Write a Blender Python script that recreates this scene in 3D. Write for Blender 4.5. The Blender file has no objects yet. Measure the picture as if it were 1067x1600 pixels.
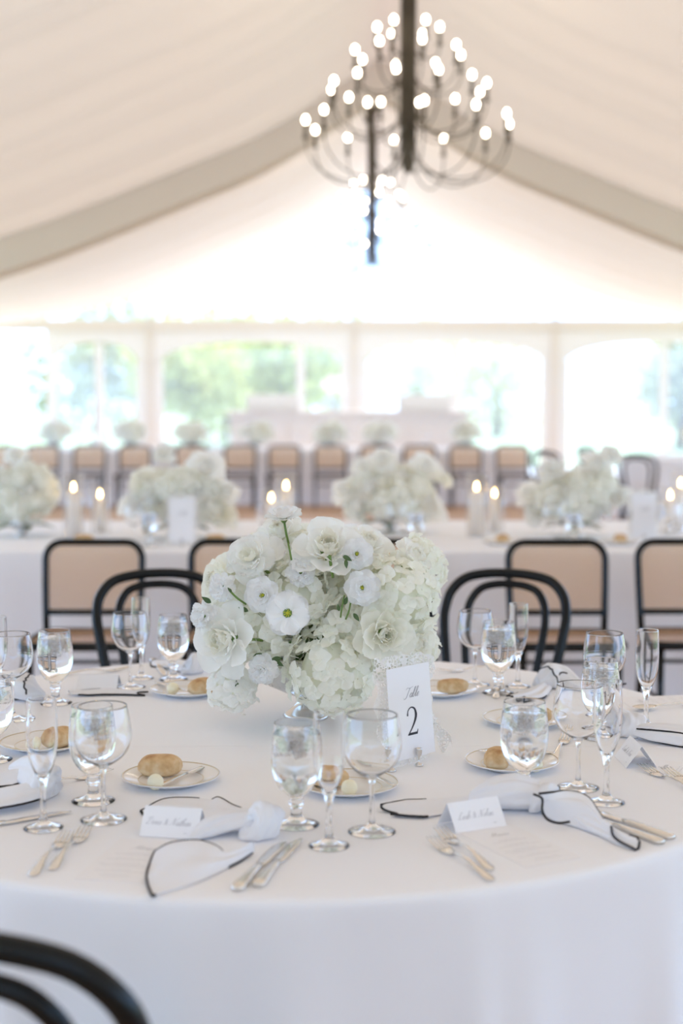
import bpy, math, random
from mathutils import Vector, Matrix, Quaternion, noise

# ------------------------------------------------------------------ camera, sky, sun, exposure
scene = bpy.context.scene
COL = scene.collection
PI = math.pi
F = 2222.2            # focal length in pixels of a 1067 x 1600 frame
PITCH = math.atan(176 / F)
CAM_Z = 1.47
cam_d = bpy.data.cameras.new('camera')
cam_d.sensor_fit = 'VERTICAL'
cam_d.sensor_height = 36
cam_d.lens = 50
cam_d.dof.use_dof = True
cam_d.dof.focus_distance = 2.86
cam_d.dof.aperture_fstop = 2.1
cam_d.clip_end = 400
cam = bpy.data.objects.new('camera', cam_d)
cam.location = (0, 0, CAM_Z)
cam.rotation_euler = (PI / 2 - PITCH, 0, 0)
COL.objects.link(cam)
scene.camera = cam

world = bpy.data.worlds.new('sky')
scene.world = world
world.use_nodes = True
bg = world.node_tree.nodes['Background']
bg.inputs['Color'].default_value = (0.42, 0.63, 1.0, 1)
bg.inputs['Strength'].default_value = 2.5

sun_d = bpy.data.lights.new('sun', 'SUN')
sun_d.energy = 5.0
sun_d.angle = math.radians(2.0)
sun_d.color = (1.0, 0.91, 0.86)
sun = bpy.data.objects.new('sun', sun_d)
sun.rotation_euler = (math.radians(-36), math.radians(8), 0)
COL.objects.link(sun)

vs = scene.view_settings
vs.view_transform = 'Standard'
vs.look = 'None'
vs.gamma = 1.0
vs.exposure = 0.66
vs.use_curve_mapping = False
cy = scene.cycles
cy.max_bounces = 18
cy.diffuse_bounces = 9
cy.glossy_bounces = 6
cy.transmission_bounces = 16
cy.transparent_max_bounces = 16
cy.caustics_reflective = True
cy.caustics_refractive = True
cy.blur_glossy = 0.6
cy.sample_clamp_indirect = 6.0
cy.use_denoising = True


# ------------------------------------------------------------------ helpers
def ray(u, v):
    x = (u - 533.5) / F
    yd = (v - 800) / F
    s, c = math.sin(PITCH), math.cos(PITCH)
    return Vector((x, c - yd * s, -s - yd * c))


TOP = 0.76


def P(u, v, z=TOP):
    """the point at height z that stands at this place of the photograph"""
    d = ray(u, v)
    t = (z - CAM_Z) / d.z
    return Vector((d.x * t, d.y * t, z))


def PY(u, v, y):
    d = ray(u, v)
    t = y / d.y
    return Vector((d.x * t, y, CAM_Z + d.z * t))


def lerp(a, b, t):
    return a + (b - a) * t


def interp(pts, x):
    if x <= pts[0][0]:
        return pts[0][1]
    for (a, fa), (b, fb) in zip(pts, pts[1:]):
        if x <= b:
            return lerp(fa, fb, (x - a) / (b - a))
    return pts[-1][1]


def catmull(pts, n):
    pts = [Vector(p) for p in pts]
    if len(pts) == 2:
        return [pts[0].lerp(pts[1], i / n) for i in range(n + 1)]
    ext = [pts[0] * 2 - pts[1]] + pts + [pts[-1] * 2 - pts[-2]]
    out = []
    m = len(pts) - 1
    for i in range(n + 1):
        f = i / n * m
        k = min(int(f), m - 1)
        t = f - k
        p0, p1, p2, p3 = ext[k:k + 4]
        out.append(0.5 * (2 * p1 + (p2 - p0) * t + (2 * p0 - 5 * p1 + 4 * p2 - p3) * t * t
                          + (3 * p1 - p0 - 3 * p2 + p3) * t ** 3))
    return out


class MB:
    def __init__(self):
        self.v = []
        self.f = []

    def add(self, verts, faces, M=None):
        o = len(self.v)
        if M is not None:
            verts = [M @ Vector(p) for p in verts]
        self.v += [tuple(p) for p in verts]
        self.f += [tuple(i + o for i in fc) for fc in faces]
        return self

    def box(self, c, s, M=None):
        x, y, z = c
        a, b, d = s[0] / 2, s[1] / 2, s[2] / 2
        vs_ = [(x + i * a, y + j * b, z + k * d) for k in (-1, 1) for j in (-1, 1) for i in (-1, 1)]
        return self.add(vs_, [(0, 2, 3, 1), (4, 5, 7, 6), (0, 1, 5, 4), (2, 6, 7, 3), (0, 4, 6, 2), (1, 3, 7, 5)], M)

    def lathe(self, prof, n=32, M=None, rib=None):
        vs_, fs = [], []
        rings = []
        for (r, z) in prof:
            if r < 1e-6:
                rings.append([len(vs_)])
                vs_.append((0, 0, z))
            else:
                ring = []
                for i in range(n):
                    a = 2 * PI * i / n
                    rr = r * (1 + rib(a, z)) if rib else r
                    ring.append(len(vs_))
                    vs_.append((rr * math.cos(a), rr * math.sin(a), z))
                rings.append(ring)
        for A, B in zip(rings, rings[1:]):
            for i in range(n):
                j = (i + 1) % n
                if len(A) == 1 and len(B) == 1:
                    break
                if len(A) == 1:
                    fs.append((A[0], B[j], B[i]))
                elif len(B) == 1:
                    fs.append((A[i], A[j], B[0]))
                else:
                    fs.append((A[i], A[j], B[j], B[i]))
        return self.add(vs_, fs, M)

    def tube(self, pts, r, n=8, closed=False, cap=True, sx=1.0, up=None, M=None):
        pts = [Vector(p) for p in pts]
        m = len(pts)
        rad = r if isinstance(r, (list, tuple)) else [r] * m
        tang = []
        for i in range(m):
            a = pts[(i - 1) % m] if (closed or i > 0) else pts[i]
            b = pts[(i + 1) % m] if (closed or i < m - 1) else pts[i]
            d = b - a
            tang.append(d.normalized() if d.length > 1e-9 else Vector((0, 0, 1)))
        ref = Vector(up) if up else (Vector((0, 0, 1)) if abs(tang[0].z) < 0.9 else Vector((1, 0, 0)))
        nrm = (ref - tang[0] * ref.dot(tang[0])).normalized()
        vs_, fs = [], []
        for i in range(m):
            if up:
                nrm = (Vector(up) - tang[i] * Vector(up).dot(tang[i])).normalized()
            elif i:
                nrm = (tang[i - 1].rotation_difference(tang[i]) @ nrm)
                nrm = (nrm - tang[i] * nrm.dot(tang[i])).normalized()
            bi = tang[i].cross(nrm)
            for k in range(n):
                a = 2 * PI * k / n
                vs_.append(pts[i] + (nrm * math.cos(a) + bi * math.sin(a) * sx) * rad[i])
        for i in range(m if closed else m - 1):
            for k in range(n):
                a, b = i * n + k, i * n + (k + 1) % n
                c, d = ((i + 1) % m) * n + (k + 1) % n, ((i + 1) % m) * n + k
                fs.append((a, b, c, d))
        if cap and not closed:
            fs.append(tuple(range(n - 1, -1, -1)))
            fs.append(tuple((m - 1) * n + k for k in range(n)))
        return self.add(vs_, fs, M)

    def grid(self, fn, nu, nv, M=None, closed_u=False):
        vs_ = [fn(i / nu, j / nv) for j in range(nv + 1) for i in range(nu + (0 if closed_u else 1))]
        w = nu if closed_u else nu + 1
        fs = []
        for j in range(nv):
            for i in range(nu):
                i2 = (i + 1) % w
                fs.append((j * w + i, j * w + i2, (j + 1) * w + i2, (j + 1) * w + i))
        return self.add(vs_, fs, M)

    def loft(self, stations, M=None):
        """stations: (x along, half width, z mid, half thickness, y offset): a flat bar like a cutlery handle"""
        vs_, fs = [], []
        for (x, w, z, h, yo) in stations:
            for k in range(8):
                a = 2 * PI * (k + 0.5) / 8
                ca, sa = math.cos(a), math.sin(a)
                vs_.append((x, yo + w * math.copysign(abs(ca) ** 0.6, ca), z + h * math.copysign(abs(sa) ** 0.8, sa)))
        n = len(stations)
        for i in range(n - 1):
            for k in range(8):
                fs.append((i * 8 + k, i * 8 + (k + 1) % 8, (i + 1) * 8 + (k + 1) % 8, (i + 1) * 8 + k))
        fs.append(tuple(range(7, -1, -1)))
        fs.append(tuple((n - 1) * 8 + k for k in range(8)))
        return self.add(vs_, fs, M)

    def mesh(self, name, mat, smooth=True):
        me = bpy.data.meshes.new(name)
        me.from_pydata(self.v, [], self.f)
        me.validate()
        if smooth:
            me.polygons.foreach_set('use_smooth', [True] * len(me.polygons))
        if mat:
            me.materials.append(mat)
        me.update()
        return me

    def build(self, name, mat, parent=None, smooth=True, M=None):
        return link(name, self.mesh(name, mat, smooth), parent, M)


def link(name, me, parent=None, M=None):
    o = bpy.data.objects.new(name, me)
    COL.objects.link(o)
    if parent:
        o.parent = parent
    if M is not None:
        o.matrix_local = M
    return o


def sharp(o, angle=0.6):
    """split the shading along hard edges"""
    try:
        o.data.set_sharp_from_angle(angle=angle)
    except Exception:
        pass
    return o


def bevel(o, w, seg=2):
    m = o.modifiers.new('bevel', 'BEVEL')
    m.width = w
    m.segments = seg
    m.limit_method = 'ANGLE'
    return o


def tag(o, label, cat, group=None, kind=None):
    o['label'] = label
    if cat:
        o['category'] = cat
    if group:
        o['group'] = group
    if kind:
        o['kind'] = kind
    return o


def empty(name, loc=(0, 0, 0), rz=0.0, s=1.0):
    o = bpy.data.objects.new(name, None)
    o.empty_display_size = 0.05
    o.location = loc
    o.rotation_euler = (0, 0, rz)
    o.scale = (s, s, s)
    COL.objects.link(o)
    return o


def struct(o):
    o['kind'] = 'structure'
    return o


def copy_tree(o, parent=None):
    c = o.copy()
    COL.objects.link(c)
    if parent:
        c.parent = parent
    for ch in list(o.children):
        if ch is not c:
            copy_tree(ch, c)
    return c


class Proto:
    """first use hands out the thing itself, later uses hand out copies with copies of the parts"""

    def __init__(self, root):
        self.root = root
        self.used = False

    def put(self, loc, rz, label, cat, group=None, s=1.0):
        if self.used:
            o = copy_tree(self.root)
        else:
            o = self.root
            self.used = True
        o.location = loc
        o.rotation_euler = (0, 0, rz)
        o.scale = (s, s, s)
        return tag(o, label, cat, group)


# ------------------------------------------------------------------ materials
def principled(name, color, rough=0.5, metal=0.0, var=0.0, scale=20.0, bump=0.0, bscale=200.0, **kw):
    m = bpy.data.materials.new(name)
    m.use_nodes = True
    nt = m.node_tree
    b = nt.nodes['Principled BSDF']
    b.inputs['Roughness'].default_value = rough
    b.inputs['Metallic'].default_value = metal
    for k, val in kw.items():
        b.inputs[k.replace('_', ' ')].default_value = val
    tc = nt.nodes.new('ShaderNodeTexCoord')
    nz = nt.nodes.new('ShaderNodeTexNoise')
    nz.inputs['Scale'].default_value = scale
    nz.inputs['Detail'].default_value = 4
    nt.links.new(tc.outputs['Object'], nz.inputs['Vector'])
    mx = nt.nodes.new('ShaderNodeMix')
    mx.data_type = 'RGBA'
    c = Vector(color)
    mx.inputs['A'].default_value = (*(c * (1 - var)), 1)
    mx.inputs['B'].default_value = (*[min(1, q * (1 + var)) for q in c], 1)
    nt.links.new(nz.outputs['Fac'], mx.inputs['Factor'])
    nt.links.new(mx.outputs['Result'], b.inputs['Base Color'])
    if bump:
        n2 = nt.nodes.new('ShaderNodeTexNoise')
        n2.inputs['Scale'].default_value = bscale
        nt.links.new(tc.outputs['Object'], n2.inputs['Vector'])
        bp = nt.nodes.new('ShaderNodeBump')
        bp.inputs['Strength'].default_value = bump
        bp.inputs['Distance'].default_value = 0.002
        nt.links.new(n2.outputs['Fac'], bp.inputs['Height'])
        nt.links.new(bp.outputs['Normal'], b.inputs['Normal'])
    return m


def cloth_like(name, color, trans, tcolor=None, var=0.02, scale=8.0, rough_bump=0.0):
    """matt fabric or petal: diffuse with some light coming through"""
    m = bpy.data.materials.new(name)
    m.use_nodes = True
    nt = m.node_tree
    for n in list(nt.nodes):
        if n.type == 'BSDF_PRINCIPLED':
            nt.nodes.remove(n)
    out = nt.nodes['Material Output']
    tc = nt.nodes.new('ShaderNodeTexCoord')
    nz = nt.nodes.new('ShaderNodeTexNoise')
    nz.inputs['Scale'].default_value = scale
    nt.links.new(tc.outputs['Object'], nz.inputs['Vector'])
    mx = nt.nodes.new('ShaderNodeMix')
    mx.data_type = 'RGBA'
    c = Vector(color)
    mx.inputs['A'].default_value = (*(c * (1 - var)), 1)
    mx.inputs['B'].default_value = (*[min(1, q * (1 + var)) for q in c], 1)
    nt.links.new(nz.outputs['Fac'], mx.inputs['Factor'])
    d = nt.nodes.new('ShaderNodeBsdfDiffuse')
    t = nt.nodes.new('ShaderNodeBsdfTranslucent')
    t.inputs['Color'].default_value = (*(tcolor or color), 1)
    nt.links.new(mx.outputs['Result'], d.inputs['Color'])
    ms = nt.nodes.new('ShaderNodeMixShader')
    ms.inputs['Fac'].default_value = trans
    nt.links.new(d.outputs[0], ms.inputs[1])
    nt.links.new(t.outputs[0], ms.inputs[2])
    nt.links.new(ms.outputs[0], out.inputs['Surface'])
    if rough_bump:
        n2 = nt.nodes.new('ShaderNodeTexNoise')
        n2.inputs['Scale'].default_value = 600
        nt.links.new(tc.outputs['Object'], n2.inputs['Vector'])
        bp = nt.nodes.new('ShaderNodeBump')
        bp.inputs['Strength'].default_value = rough_bump
        bp.inputs['Distance'].default_value = 0.001
        nt.links.new(n2.outputs['Fac'], bp.inputs['Height'])
        nt.links.new(bp.outputs['Normal'], d.inputs['Normal'])
    return m


def glass_mat(name, ior, rough=0.0, color=(1, 1, 1)):
    m = bpy.data.materials.new(name)
    m.use_nodes = True
    nt = m.node_tree
    for n in list(nt.nodes):
        if n.type == 'BSDF_PRINCIPLED':
            nt.nodes.remove(n)
    g = nt.nodes.new('ShaderNodeBsdfGlass')
    g.inputs['IOR'].default_value = ior
    g.inputs['Roughness'].default_value = rough
    g.inputs['Color'].default_value = (*color, 1)
    nt.links.new(g.outputs[0], nt.nodes['Material Output'].inputs['Surface'])
    return m


def thin_glass(name, ior=1.5):
    """thin-walled glass: light passes straight through, the edges mirror more"""
    m = bpy.data.materials.new(name)
    m.use_nodes = True
    nt = m.node_tree
    for n in list(nt.nodes):
        if n.type == 'BSDF_PRINCIPLED':
            nt.nodes.remove(n)
    t = nt.nodes.new('ShaderNodeBsdfTransparent')
    g = nt.nodes.new('ShaderNodeBsdfGlossy')
    g.inputs['Roughness'].default_value = 0.02
    lw = nt.nodes.new('ShaderNodeLayerWeight')
    lw.inputs['Blend'].default_value = 0.25
    pw = nt.nodes.new('ShaderNodeMath')
    pw.operation = 'MULTIPLY_ADD'
    pw.inputs[1].default_value = 0.38
    pw.inputs[2].default_value = 0.04
    nt.links.new(lw.outputs['Facing'], pw.inputs[0])
    ms = nt.nodes.new('ShaderNodeMixShader')
    nt.links.new(pw.outputs[0], ms.inputs['Fac'])
    nt.links.new(t.outputs[0], ms.inputs[1])
    nt.links.new(g.outputs[0], ms.inputs[2])
    nt.links.new(ms.outputs[0], nt.nodes['Material Output'].inputs['Surface'])
    return m


def film_mat(name, gloss=0.05, haze=0.055):
    """clear vinyl sheet, a little milky: most light passes straight, some is scattered, a little mirrored"""
    m = bpy.data.materials.new(name)
    m.use_nodes = True
    nt = m.node_tree
    for n in list(nt.nodes):
        if n.type == 'BSDF_PRINCIPLED':
            nt.nodes.remove(n)
    t = nt.nodes.new('ShaderNodeBsdfTransparent')
    t.inputs['Color'].default_value = (0.97, 0.98, 0.98, 1)
    hz = nt.nodes.new('ShaderNodeBsdfTranslucent')
    hz.inputs['Color'].default_value = (0.97, 0.98, 1.0, 1)
    m0 = nt.nodes.new('ShaderNodeMixShader')
    m0.inputs['Fac'].default_value = haze
    nt.links.new(t.outputs[0], m0.inputs[1])
    nt.links.new(hz.outputs[0], m0.inputs[2])
    g = nt.nodes.new('ShaderNodeBsdfGlossy')
    g.inputs['Roughness'].default_value = 0.08
    ms = nt.nodes.new('ShaderNodeMixShader')
    ms.inputs['Fac'].default_value = gloss
    nt.links.new(m0.outputs[0], ms.inputs[1])
    nt.links.new(g.outputs[0], ms.inputs[2])
    nt.links.new(ms.outputs[0], nt.nodes['Material Output'].inputs['Surface'])
    return m


def ice_mat(name):
    """cloudy ice under water: mostly clear, with white air bubbles and glints"""
    m = bpy.data.materials.new(name)
    m.use_nodes = True
    nt = m.node_tree
    for n in list(nt.nodes):
        if n.type == 'BSDF_PRINCIPLED':
            nt.nodes.remove(n)
    t = nt.nodes.new('ShaderNodeBsdfTransparent')
    d = nt.nodes.new('ShaderNodeBsdfTranslucent')
    d.inputs['Color'].default_value = (0.97, 0.97, 0.97, 1)
    g = nt.nodes.new('ShaderNodeBsdfGlossy')
    g.inputs['Roughness'].default_value = 0.08
    tc = nt.nodes.new('ShaderNodeTexCoord')
    nz = nt.nodes.new('ShaderNodeTexNoise')
    nz.inputs['Scale'].default_value = 140
    nt.links.new(tc.outputs['Object'], nz.inputs['Vector'])
    mr = nt.nodes.new('ShaderNodeMapRange')
    mr.inputs['From Min'].default_value = 0.45
    mr.inputs['From Max'].default_value = 0.7
    mr.inputs['To Min'].default_value = 0.05
    mr.inputs['To Max'].default_value = 0.5
    nt.links.new(nz.outputs['Fac'], mr.inputs['Value'])
    m0 = nt.nodes.new('ShaderNodeMixShader')
    nt.links.new(mr.outputs[0], m0.inputs['Fac'])
    nt.links.new(t.outputs[0], m0.inputs[1])
    nt.links.new(d.outputs[0], m0.inputs[2])
    m1 = nt.nodes.new('ShaderNodeMixShader')
    m1.inputs['Fac'].default_value = 0.14
    nt.links.new(m0.outputs[0], m1.inputs[1])
    nt.links.new(g.outputs[0], m1.inputs[2])
    nt.links.new(m1.outputs[0], nt.nodes['Material Output'].inputs['Surface'])
    return m


def emit_mat(name, color, strength):
    m = bpy.data.materials.new(name)
    m.use_nodes = True
    nt = m.node_tree
    for n in list(nt.nodes):
        if n.type == 'BSDF_PRINCIPLED':
            nt.nodes.remove(n)
    e = nt.nodes.new('ShaderNodeEmission')
    e.inputs['Color'].default_value = (*color, 1)
    e.inputs['Strength'].default_value = strength
    nt.links.new(e.outputs[0], nt.nodes['Material Output'].inputs['Surface'])
    return m


def cane_mat(name):
    """woven cane: tan strands crossing, open holes between them"""
    m = bpy.data.materials.new(name)
    m.use_nodes = True
    nt = m.node_tree
    b = nt.nodes['Principled BSDF']
    b.inputs['Base Color'].default_value = (0.60, 0.44, 0.31, 1)
    b.inputs['Roughness'].default_value = 0.6
    tr = nt.nodes.new('ShaderNodeBsdfTranslucent')
    tr.inputs['Color'].default_value = (0.88, 0.56, 0.28, 1)
    body = nt.nodes.new('ShaderNodeMixShader')
    body.inputs['Fac'].default_value = 0.5
    nt.links.new(b.outputs[0], body.inputs[1])
    nt.links.new(tr.outputs[0], body.inputs[2])
    tc = nt.nodes.new('ShaderNodeTexCoord')
    sep = nt.nodes.new('ShaderNodeSeparateXYZ')
    nt.links.new(tc.outputs['Object'], sep.inputs[0])

    def wave(sock, k):
        a = nt.nodes.new('ShaderNodeMath'); a.operation = 'MULTIPLY'; a.inputs[1].default_value = k
        nt.links.new(sock, a.inputs[0])
        s = nt.nodes.new('ShaderNodeMath'); s.operation = 'SINE'
        nt.links.new(a.outputs[0], s.inputs[0])
        return s.outputs[0]
    ad = nt.nodes.new('ShaderNodeMath'); ad.operation = 'ADD'
    nt.links.new(sep.outputs['Y'], ad.inputs[0]); nt.links.new(sep.outputs['Z'], ad.inputs[1])
    w1, w2 = wave(sep.outputs['X'], 520), wave(ad.outputs[0], 520)
    mu = nt.nodes.new('ShaderNodeMath'); mu.operation = 'ADD'
    nt.links.new(w1, mu.inputs[0]); nt.links.new(w2, mu.inputs[1])
    gt = nt.nodes.new('ShaderNodeMath'); gt.operation = 'GREATER_THAN'; gt.inputs[1].default_value = 0.55
    nt.links.new(mu.outputs[0], gt.inputs[0])
    t = nt.nodes.new('ShaderNodeBsdfTransparent')
    ms = nt.nodes.new('ShaderNodeMixShader')
    nt.links.new(gt.outputs[0], ms.inputs['Fac'])
    nt.links.new(body.outputs[0], ms.inputs[1])
    nt.links.new(t.outputs[0], ms.inputs[2])
    nt.links.new(ms.outputs[0], nt.nodes['Material Output'].inputs['Surface'])
    return m


def lace_mat(name):
    m = bpy.data.materials.new(name)
    m.use_nodes = True
    nt = m.node_tree
    b = nt.nodes['Principled BSDF']
    b.inputs['Base Color'].default_value = (0.86, 0.84, 0.80, 1)
    b.inputs['Roughness'].default_value = 0.8
    tc = nt.nodes.new('ShaderNodeTexCoord')
    vo = nt.nodes.new('ShaderNodeTexVoronoi')
    vo.feature = 'DISTANCE_TO_EDGE'
    vo.inputs['Scale'].default_value = 150
    nt.links.new(tc.outputs['Object'], vo.inputs['Vector'])
    nz = nt.nodes.new('ShaderNodeTexNoise')
    nz.inputs['Scale'].default_value = 55
    nt.links.new(tc.outputs['Object'], nz.inputs['Vector'])
    mu = nt.nodes.new('ShaderNodeMath'); mu.operation = 'MULTIPLY'
    nt.links.new(vo.outputs['Distance'], mu.inputs[0]); nt.links.new(nz.outputs['Fac'], mu.inputs[1])
    gt = nt.nodes.new('ShaderNodeMath'); gt.operation = 'GREATER_THAN'; gt.inputs[1].default_value = 0.075
    nt.links.new(mu.outputs[0], gt.inputs[0])
    t = nt.nodes.new('ShaderNodeBsdfTransparent')
    ms = nt.nodes.new('ShaderNodeMixShader')
    nt.links.new(gt.outputs[0], ms.inputs['Fac'])
    nt.links.new(b.outputs[0], ms.inputs[1])
    nt.links.new(t.outputs[0], ms.inputs[2])
    nt.links.new(ms.outputs[0], nt.nodes['Material Output'].inputs['Surface'])
    return m


def crust_mat(name):
    m = bpy.data.materials.new(name)
    m.use_nodes = True
    nt = m.node_tree
    b = nt.nodes['Principled BSDF']
    b.inputs['Roughness'].default_value = 0.75
    tc = nt.nodes.new('ShaderNodeTexCoord')
    nz = nt.nodes.new('ShaderNodeTexNoise')
    nz.inputs['Scale'].default_value = 38
    nz.inputs['Detail'].default_value = 6
    nt.links.new(tc.outputs['Object'], nz.inputs['Vector'])
    sep = nt.nodes.new('ShaderNodeSeparateXYZ')
    nt.links.new(tc.outputs['Object'], sep.inputs[0])
    mr = nt.nodes.new('ShaderNodeMapRange')
    mr.inputs['From Min'].default_value = 0.008
    mr.inputs['From Max'].default_value = 0.045
    mr.inputs['To Min'].default_value = -0.18
    mr.inputs['To Max'].default_value = 0.22
    nt.links.new(sep.outputs['Z'], mr.inputs['Value'])
    ad = nt.nodes.new('ShaderNodeMath'); ad.operation = 'ADD'
    nt.links.new(nz.outputs['Fac'], ad.inputs[0]); nt.links.new(mr.outputs[0], ad.inputs[1])
    cr = nt.nodes.new('ShaderNodeValToRGB')
    e = cr.color_ramp.elements
    e[0].position, e[0].color = 0.30, (0.82, 0.68, 0.46, 1)
    e[1].position, e[1].color = 0.85, (0.40, 0.19, 0.06, 1)
    k = cr.color_ramp.elements.new(0.52); k.color = (0.70, 0.48, 0.25, 1)
    nt.links.new(ad.outputs[0], cr.inputs['Fac'])
    nt.links.new(cr.outputs['Color'], b.inputs['Base Color'])
    bp = nt.nodes.new('ShaderNodeBump')
    bp.inputs['Strength'].default_value = 0.5
    bp.inputs['Distance'].default_value = 0.004
    nt.links.new(nz.outputs['Fac'], bp.inputs['Height'])
    nt.links.new(bp.outputs['Normal'], b.inputs['Normal'])
    return m


def wood_floor_mat(name):
    m = bpy.data.materials.new(name)
    m.use_nodes = True
    nt = m.node_tree
    b = nt.nodes['Principled BSDF']
    b.inputs['Roughness'].default_value = 0.5
    tc = nt.nodes.new('ShaderNodeTexCoord')
    br = nt.nodes.new('ShaderNodeTexBrick')
    br.inputs['Scale'].default_value = 1.0
    br.inputs['Brick Width'].default_value = 1.6
    br.inputs['Row Height'].default_value = 0.14
    br.inputs['Mortar Size'].default_value = 0.004
    br.inputs['Color1'].default_value = (0.50, 0.30, 0.16, 1)
    br.inputs['Color2'].default_value = (0.57, 0.36, 0.20, 1)
    br.inputs['Mortar'].default_value = (0.22, 0.13, 0.07, 1)
    nt.links.new(tc.outputs['Object'], br.inputs['Vector'])
    nt.links.new(br.outputs['Color'], b.inputs['Base Color'])
    return m


def table_linen_mat(name, crease_y):
    """white table linen: fine weave and one pressed crease across the top"""
    m = principled(name, (0.905, 0.91, 0.935), 0.85, 0, 0.012, 3.0)
    nt = m.node_tree
    b = nt.nodes['Principled BSDF']
    tc = nt.nodes.new('ShaderNodeTexCoord')
    sep = nt.nodes.new('ShaderNodeSeparateXYZ')
    nt.links.new(tc.outputs['Object'], sep.inputs[0])
    s = nt.nodes.new('ShaderNodeMath'); s.operation = 'SUBTRACT'; s.inputs[1].default_value = crease_y
    nt.links.new(sep.outputs['Y'], s.inputs[0])
    a = nt.nodes.new('ShaderNodeMath'); a.operation = 'ABSOLUTE'
    nt.links.new(s.outputs[0], a.inputs[0])
    mr = nt.nodes.new('ShaderNodeMapRange')
    mr.inputs['From Max'].default_value = 0.006
    mr.inputs['To Min'].default_value = 1
    mr.inputs['To Max'].default_value = 0
    nt.links.new(a.outputs[0], mr.inputs['Value'])
    bp = nt.nodes.new('ShaderNodeBump')
    bp.inputs['Strength'].default_value = 0.5
    bp.inputs['Distance'].default_value = 0.003
    nt.links.new(mr.outputs[0], bp.inputs['Height'])
    nt.links.new(bp.outputs['Normal'], b.inputs['Normal'])
    return m


M_ = dict(
    liner=cloth_like('ivory_liner', (0.80, 0.74, 0.69), 0.095, (0.98, 0.76, 0.58), 0.015, 1.5),
    rafter=cloth_like('rafter_sleeve', (0.85, 0.79, 0.76), 0.12, (0.8, 0.76, 0.70), 0.015, 1.5),
    roof=cloth_like('roof_vinyl', (0.85, 0.85, 0.85), 0.55, (0.95, 0.93, 0.9)),
    wallcloth=cloth_like('wall_vinyl', (0.84, 0.83, 0.81), 0.20, (0.95, 0.93, 0.9)),
    frame=cloth_like('gable_frame', (0.82, 0.78, 0.73), 0.13, (0.95, 0.90, 0.84)),
    alu=principled('painted_post', (0.70, 0.69, 0.67), 0.4, 0.3, 0.03),
    film=film_mat('clear_vinyl'),
    floor=wood_floor_mat('wood_floor'),
    patio=principled('pale_paving', (0.62, 0.61, 0.57), 0.9, 0, 0.08, 0.8),
    lawn=principled('lawn', (0.30, 0.38, 0.20), 0.9, 0, 0.25, 1.2),
    linen=table_linen_mat('table_linen', -0.07),
    linen2=principled('table_linen_plain', (0.905, 0.91, 0.935), 0.85, 0, 0.012, 3.0),
    napkin=cloth_like('napkin_cotton', (0.89, 0.89, 0.91), 0.06, None, 0.01, 20, 0.25),
    hem=principled('black_stitching', (0.008, 0.008, 0.011), 0.7, 0, 0.2, 300),
    black=principled('black_lacquer', (0.003, 0.005, 0.006), 0.25, 0, 0.15, 30, Specular_IOR_Level=0.28),
    seat=principled('dark_wood_seat', (0.012, 0.013, 0.014), 0.35, 0, 0.2, 30),
    cane=cane_mat('woven_cane'),
    glass=glass_mat('clear_glass', 1.47),
    thin=thin_glass('thin_glass'),
    water=glass_mat('water', 1.33),
    ice=ice_mat('ice'),
    steel=principled('polished_steel', (0.80, 0.76, 0.70), 0.16, 1.0, 0.03, 40),
    silver=principled('silver_plate', (0.72, 0.71, 0.69), 0.2, 1.0, 0.05, 60),
    china=principled('white_china', (0.86, 0.85, 0.84), 0.12, 0, 0.01, 10),
    gold=principled('gold_rim', (0.62, 0.50, 0.30), 0.3, 0.8, 0.05, 60),
    crust=crust_mat('bread_crust'),
    butter=principled('butter', (0.93, 0.88, 0.66), 0.45, 0, 0.03, 30, Subsurface_Weight=0.0),
    card=principled('white_card', (0.90, 0.90, 0.915), 0.7, 0, 0.008, 60),
    menu=principled('menu_paper', (0.90, 0.89, 0.90), 0.75, 0, 0.01, 60),
    ink=principled('grey_ink', (0.16, 0.16, 0.18), 0.8, 0, 0.1, 200),
    ink2=principled('dark_ink', (0.035, 0.035, 0.045), 0.8, 0, 0.1, 200),
    ink3=principled('pale_ink', (0.46, 0.45, 0.47), 0.8, 0, 0.1, 200),
    lace=lace_mat('lace'),
    petal=cloth_like('white_petal', (0.98, 0.978, 0.965), 0.45, (0.985, 0.98, 0.94), 0.02, 30),
    cream=cloth_like('cream_petal', (0.98, 0.972, 0.93), 0.45, (0.985, 0.97, 0.88), 0.03, 30),
    floret=cloth_like('hydrangea_floret', (0.985, 0.985, 0.95), 0.45, (0.98, 0.98, 0.88), 0.03, 30),
    pure=cloth_like('pure_white_petal', (0.985, 0.985, 0.985), 0.40, (0.98, 0.98, 0.97), 0.015, 30),
    core=cloth_like('flower_core', (0.94, 0.945, 0.82), 0.2, None, 0.08, 60),
    green=principled('stem_green', (0.14, 0.24, 0.05), 0.5, 0, 0.25, 40),
    leaf=principled('leaf_green', (0.07, 0.13, 0.04), 0.45, 0, 0.3, 40),
    yolk=principled('stamen_yellow_green', (0.55, 0.55, 0.04), 0.6, 0, 0.2, 200),
    wax=cloth_like('candle_wax', (0.97, 0.955, 0.93), 0.35, (0.98, 0.92, 0.85)),
    flame=emit_mat('flame', (1.0, 0.62, 0.22), 30.0),
    bulb=emit_mat('lit_bulb', (1.0, 0.86, 0.66), 16.0),
    iron=principled('dark_iron', (0.10, 0.085, 0.066), 0.5, 0.5, 0.15, 30),
    barwhite=principled('bar_paint', (0.76, 0.73, 0.70), 0.6, 0, 0.02, 5),
    bark=principled('bark', (0.16, 0.11, 0.07), 0.9, 0, 0.3, 8),
)


def foliage_mat(name, color):
    return cloth_like(name, color, 0.35, (color[0] * 1.2, color[1] * 1.25, color[2]), 0.3, 0.6)


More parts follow.
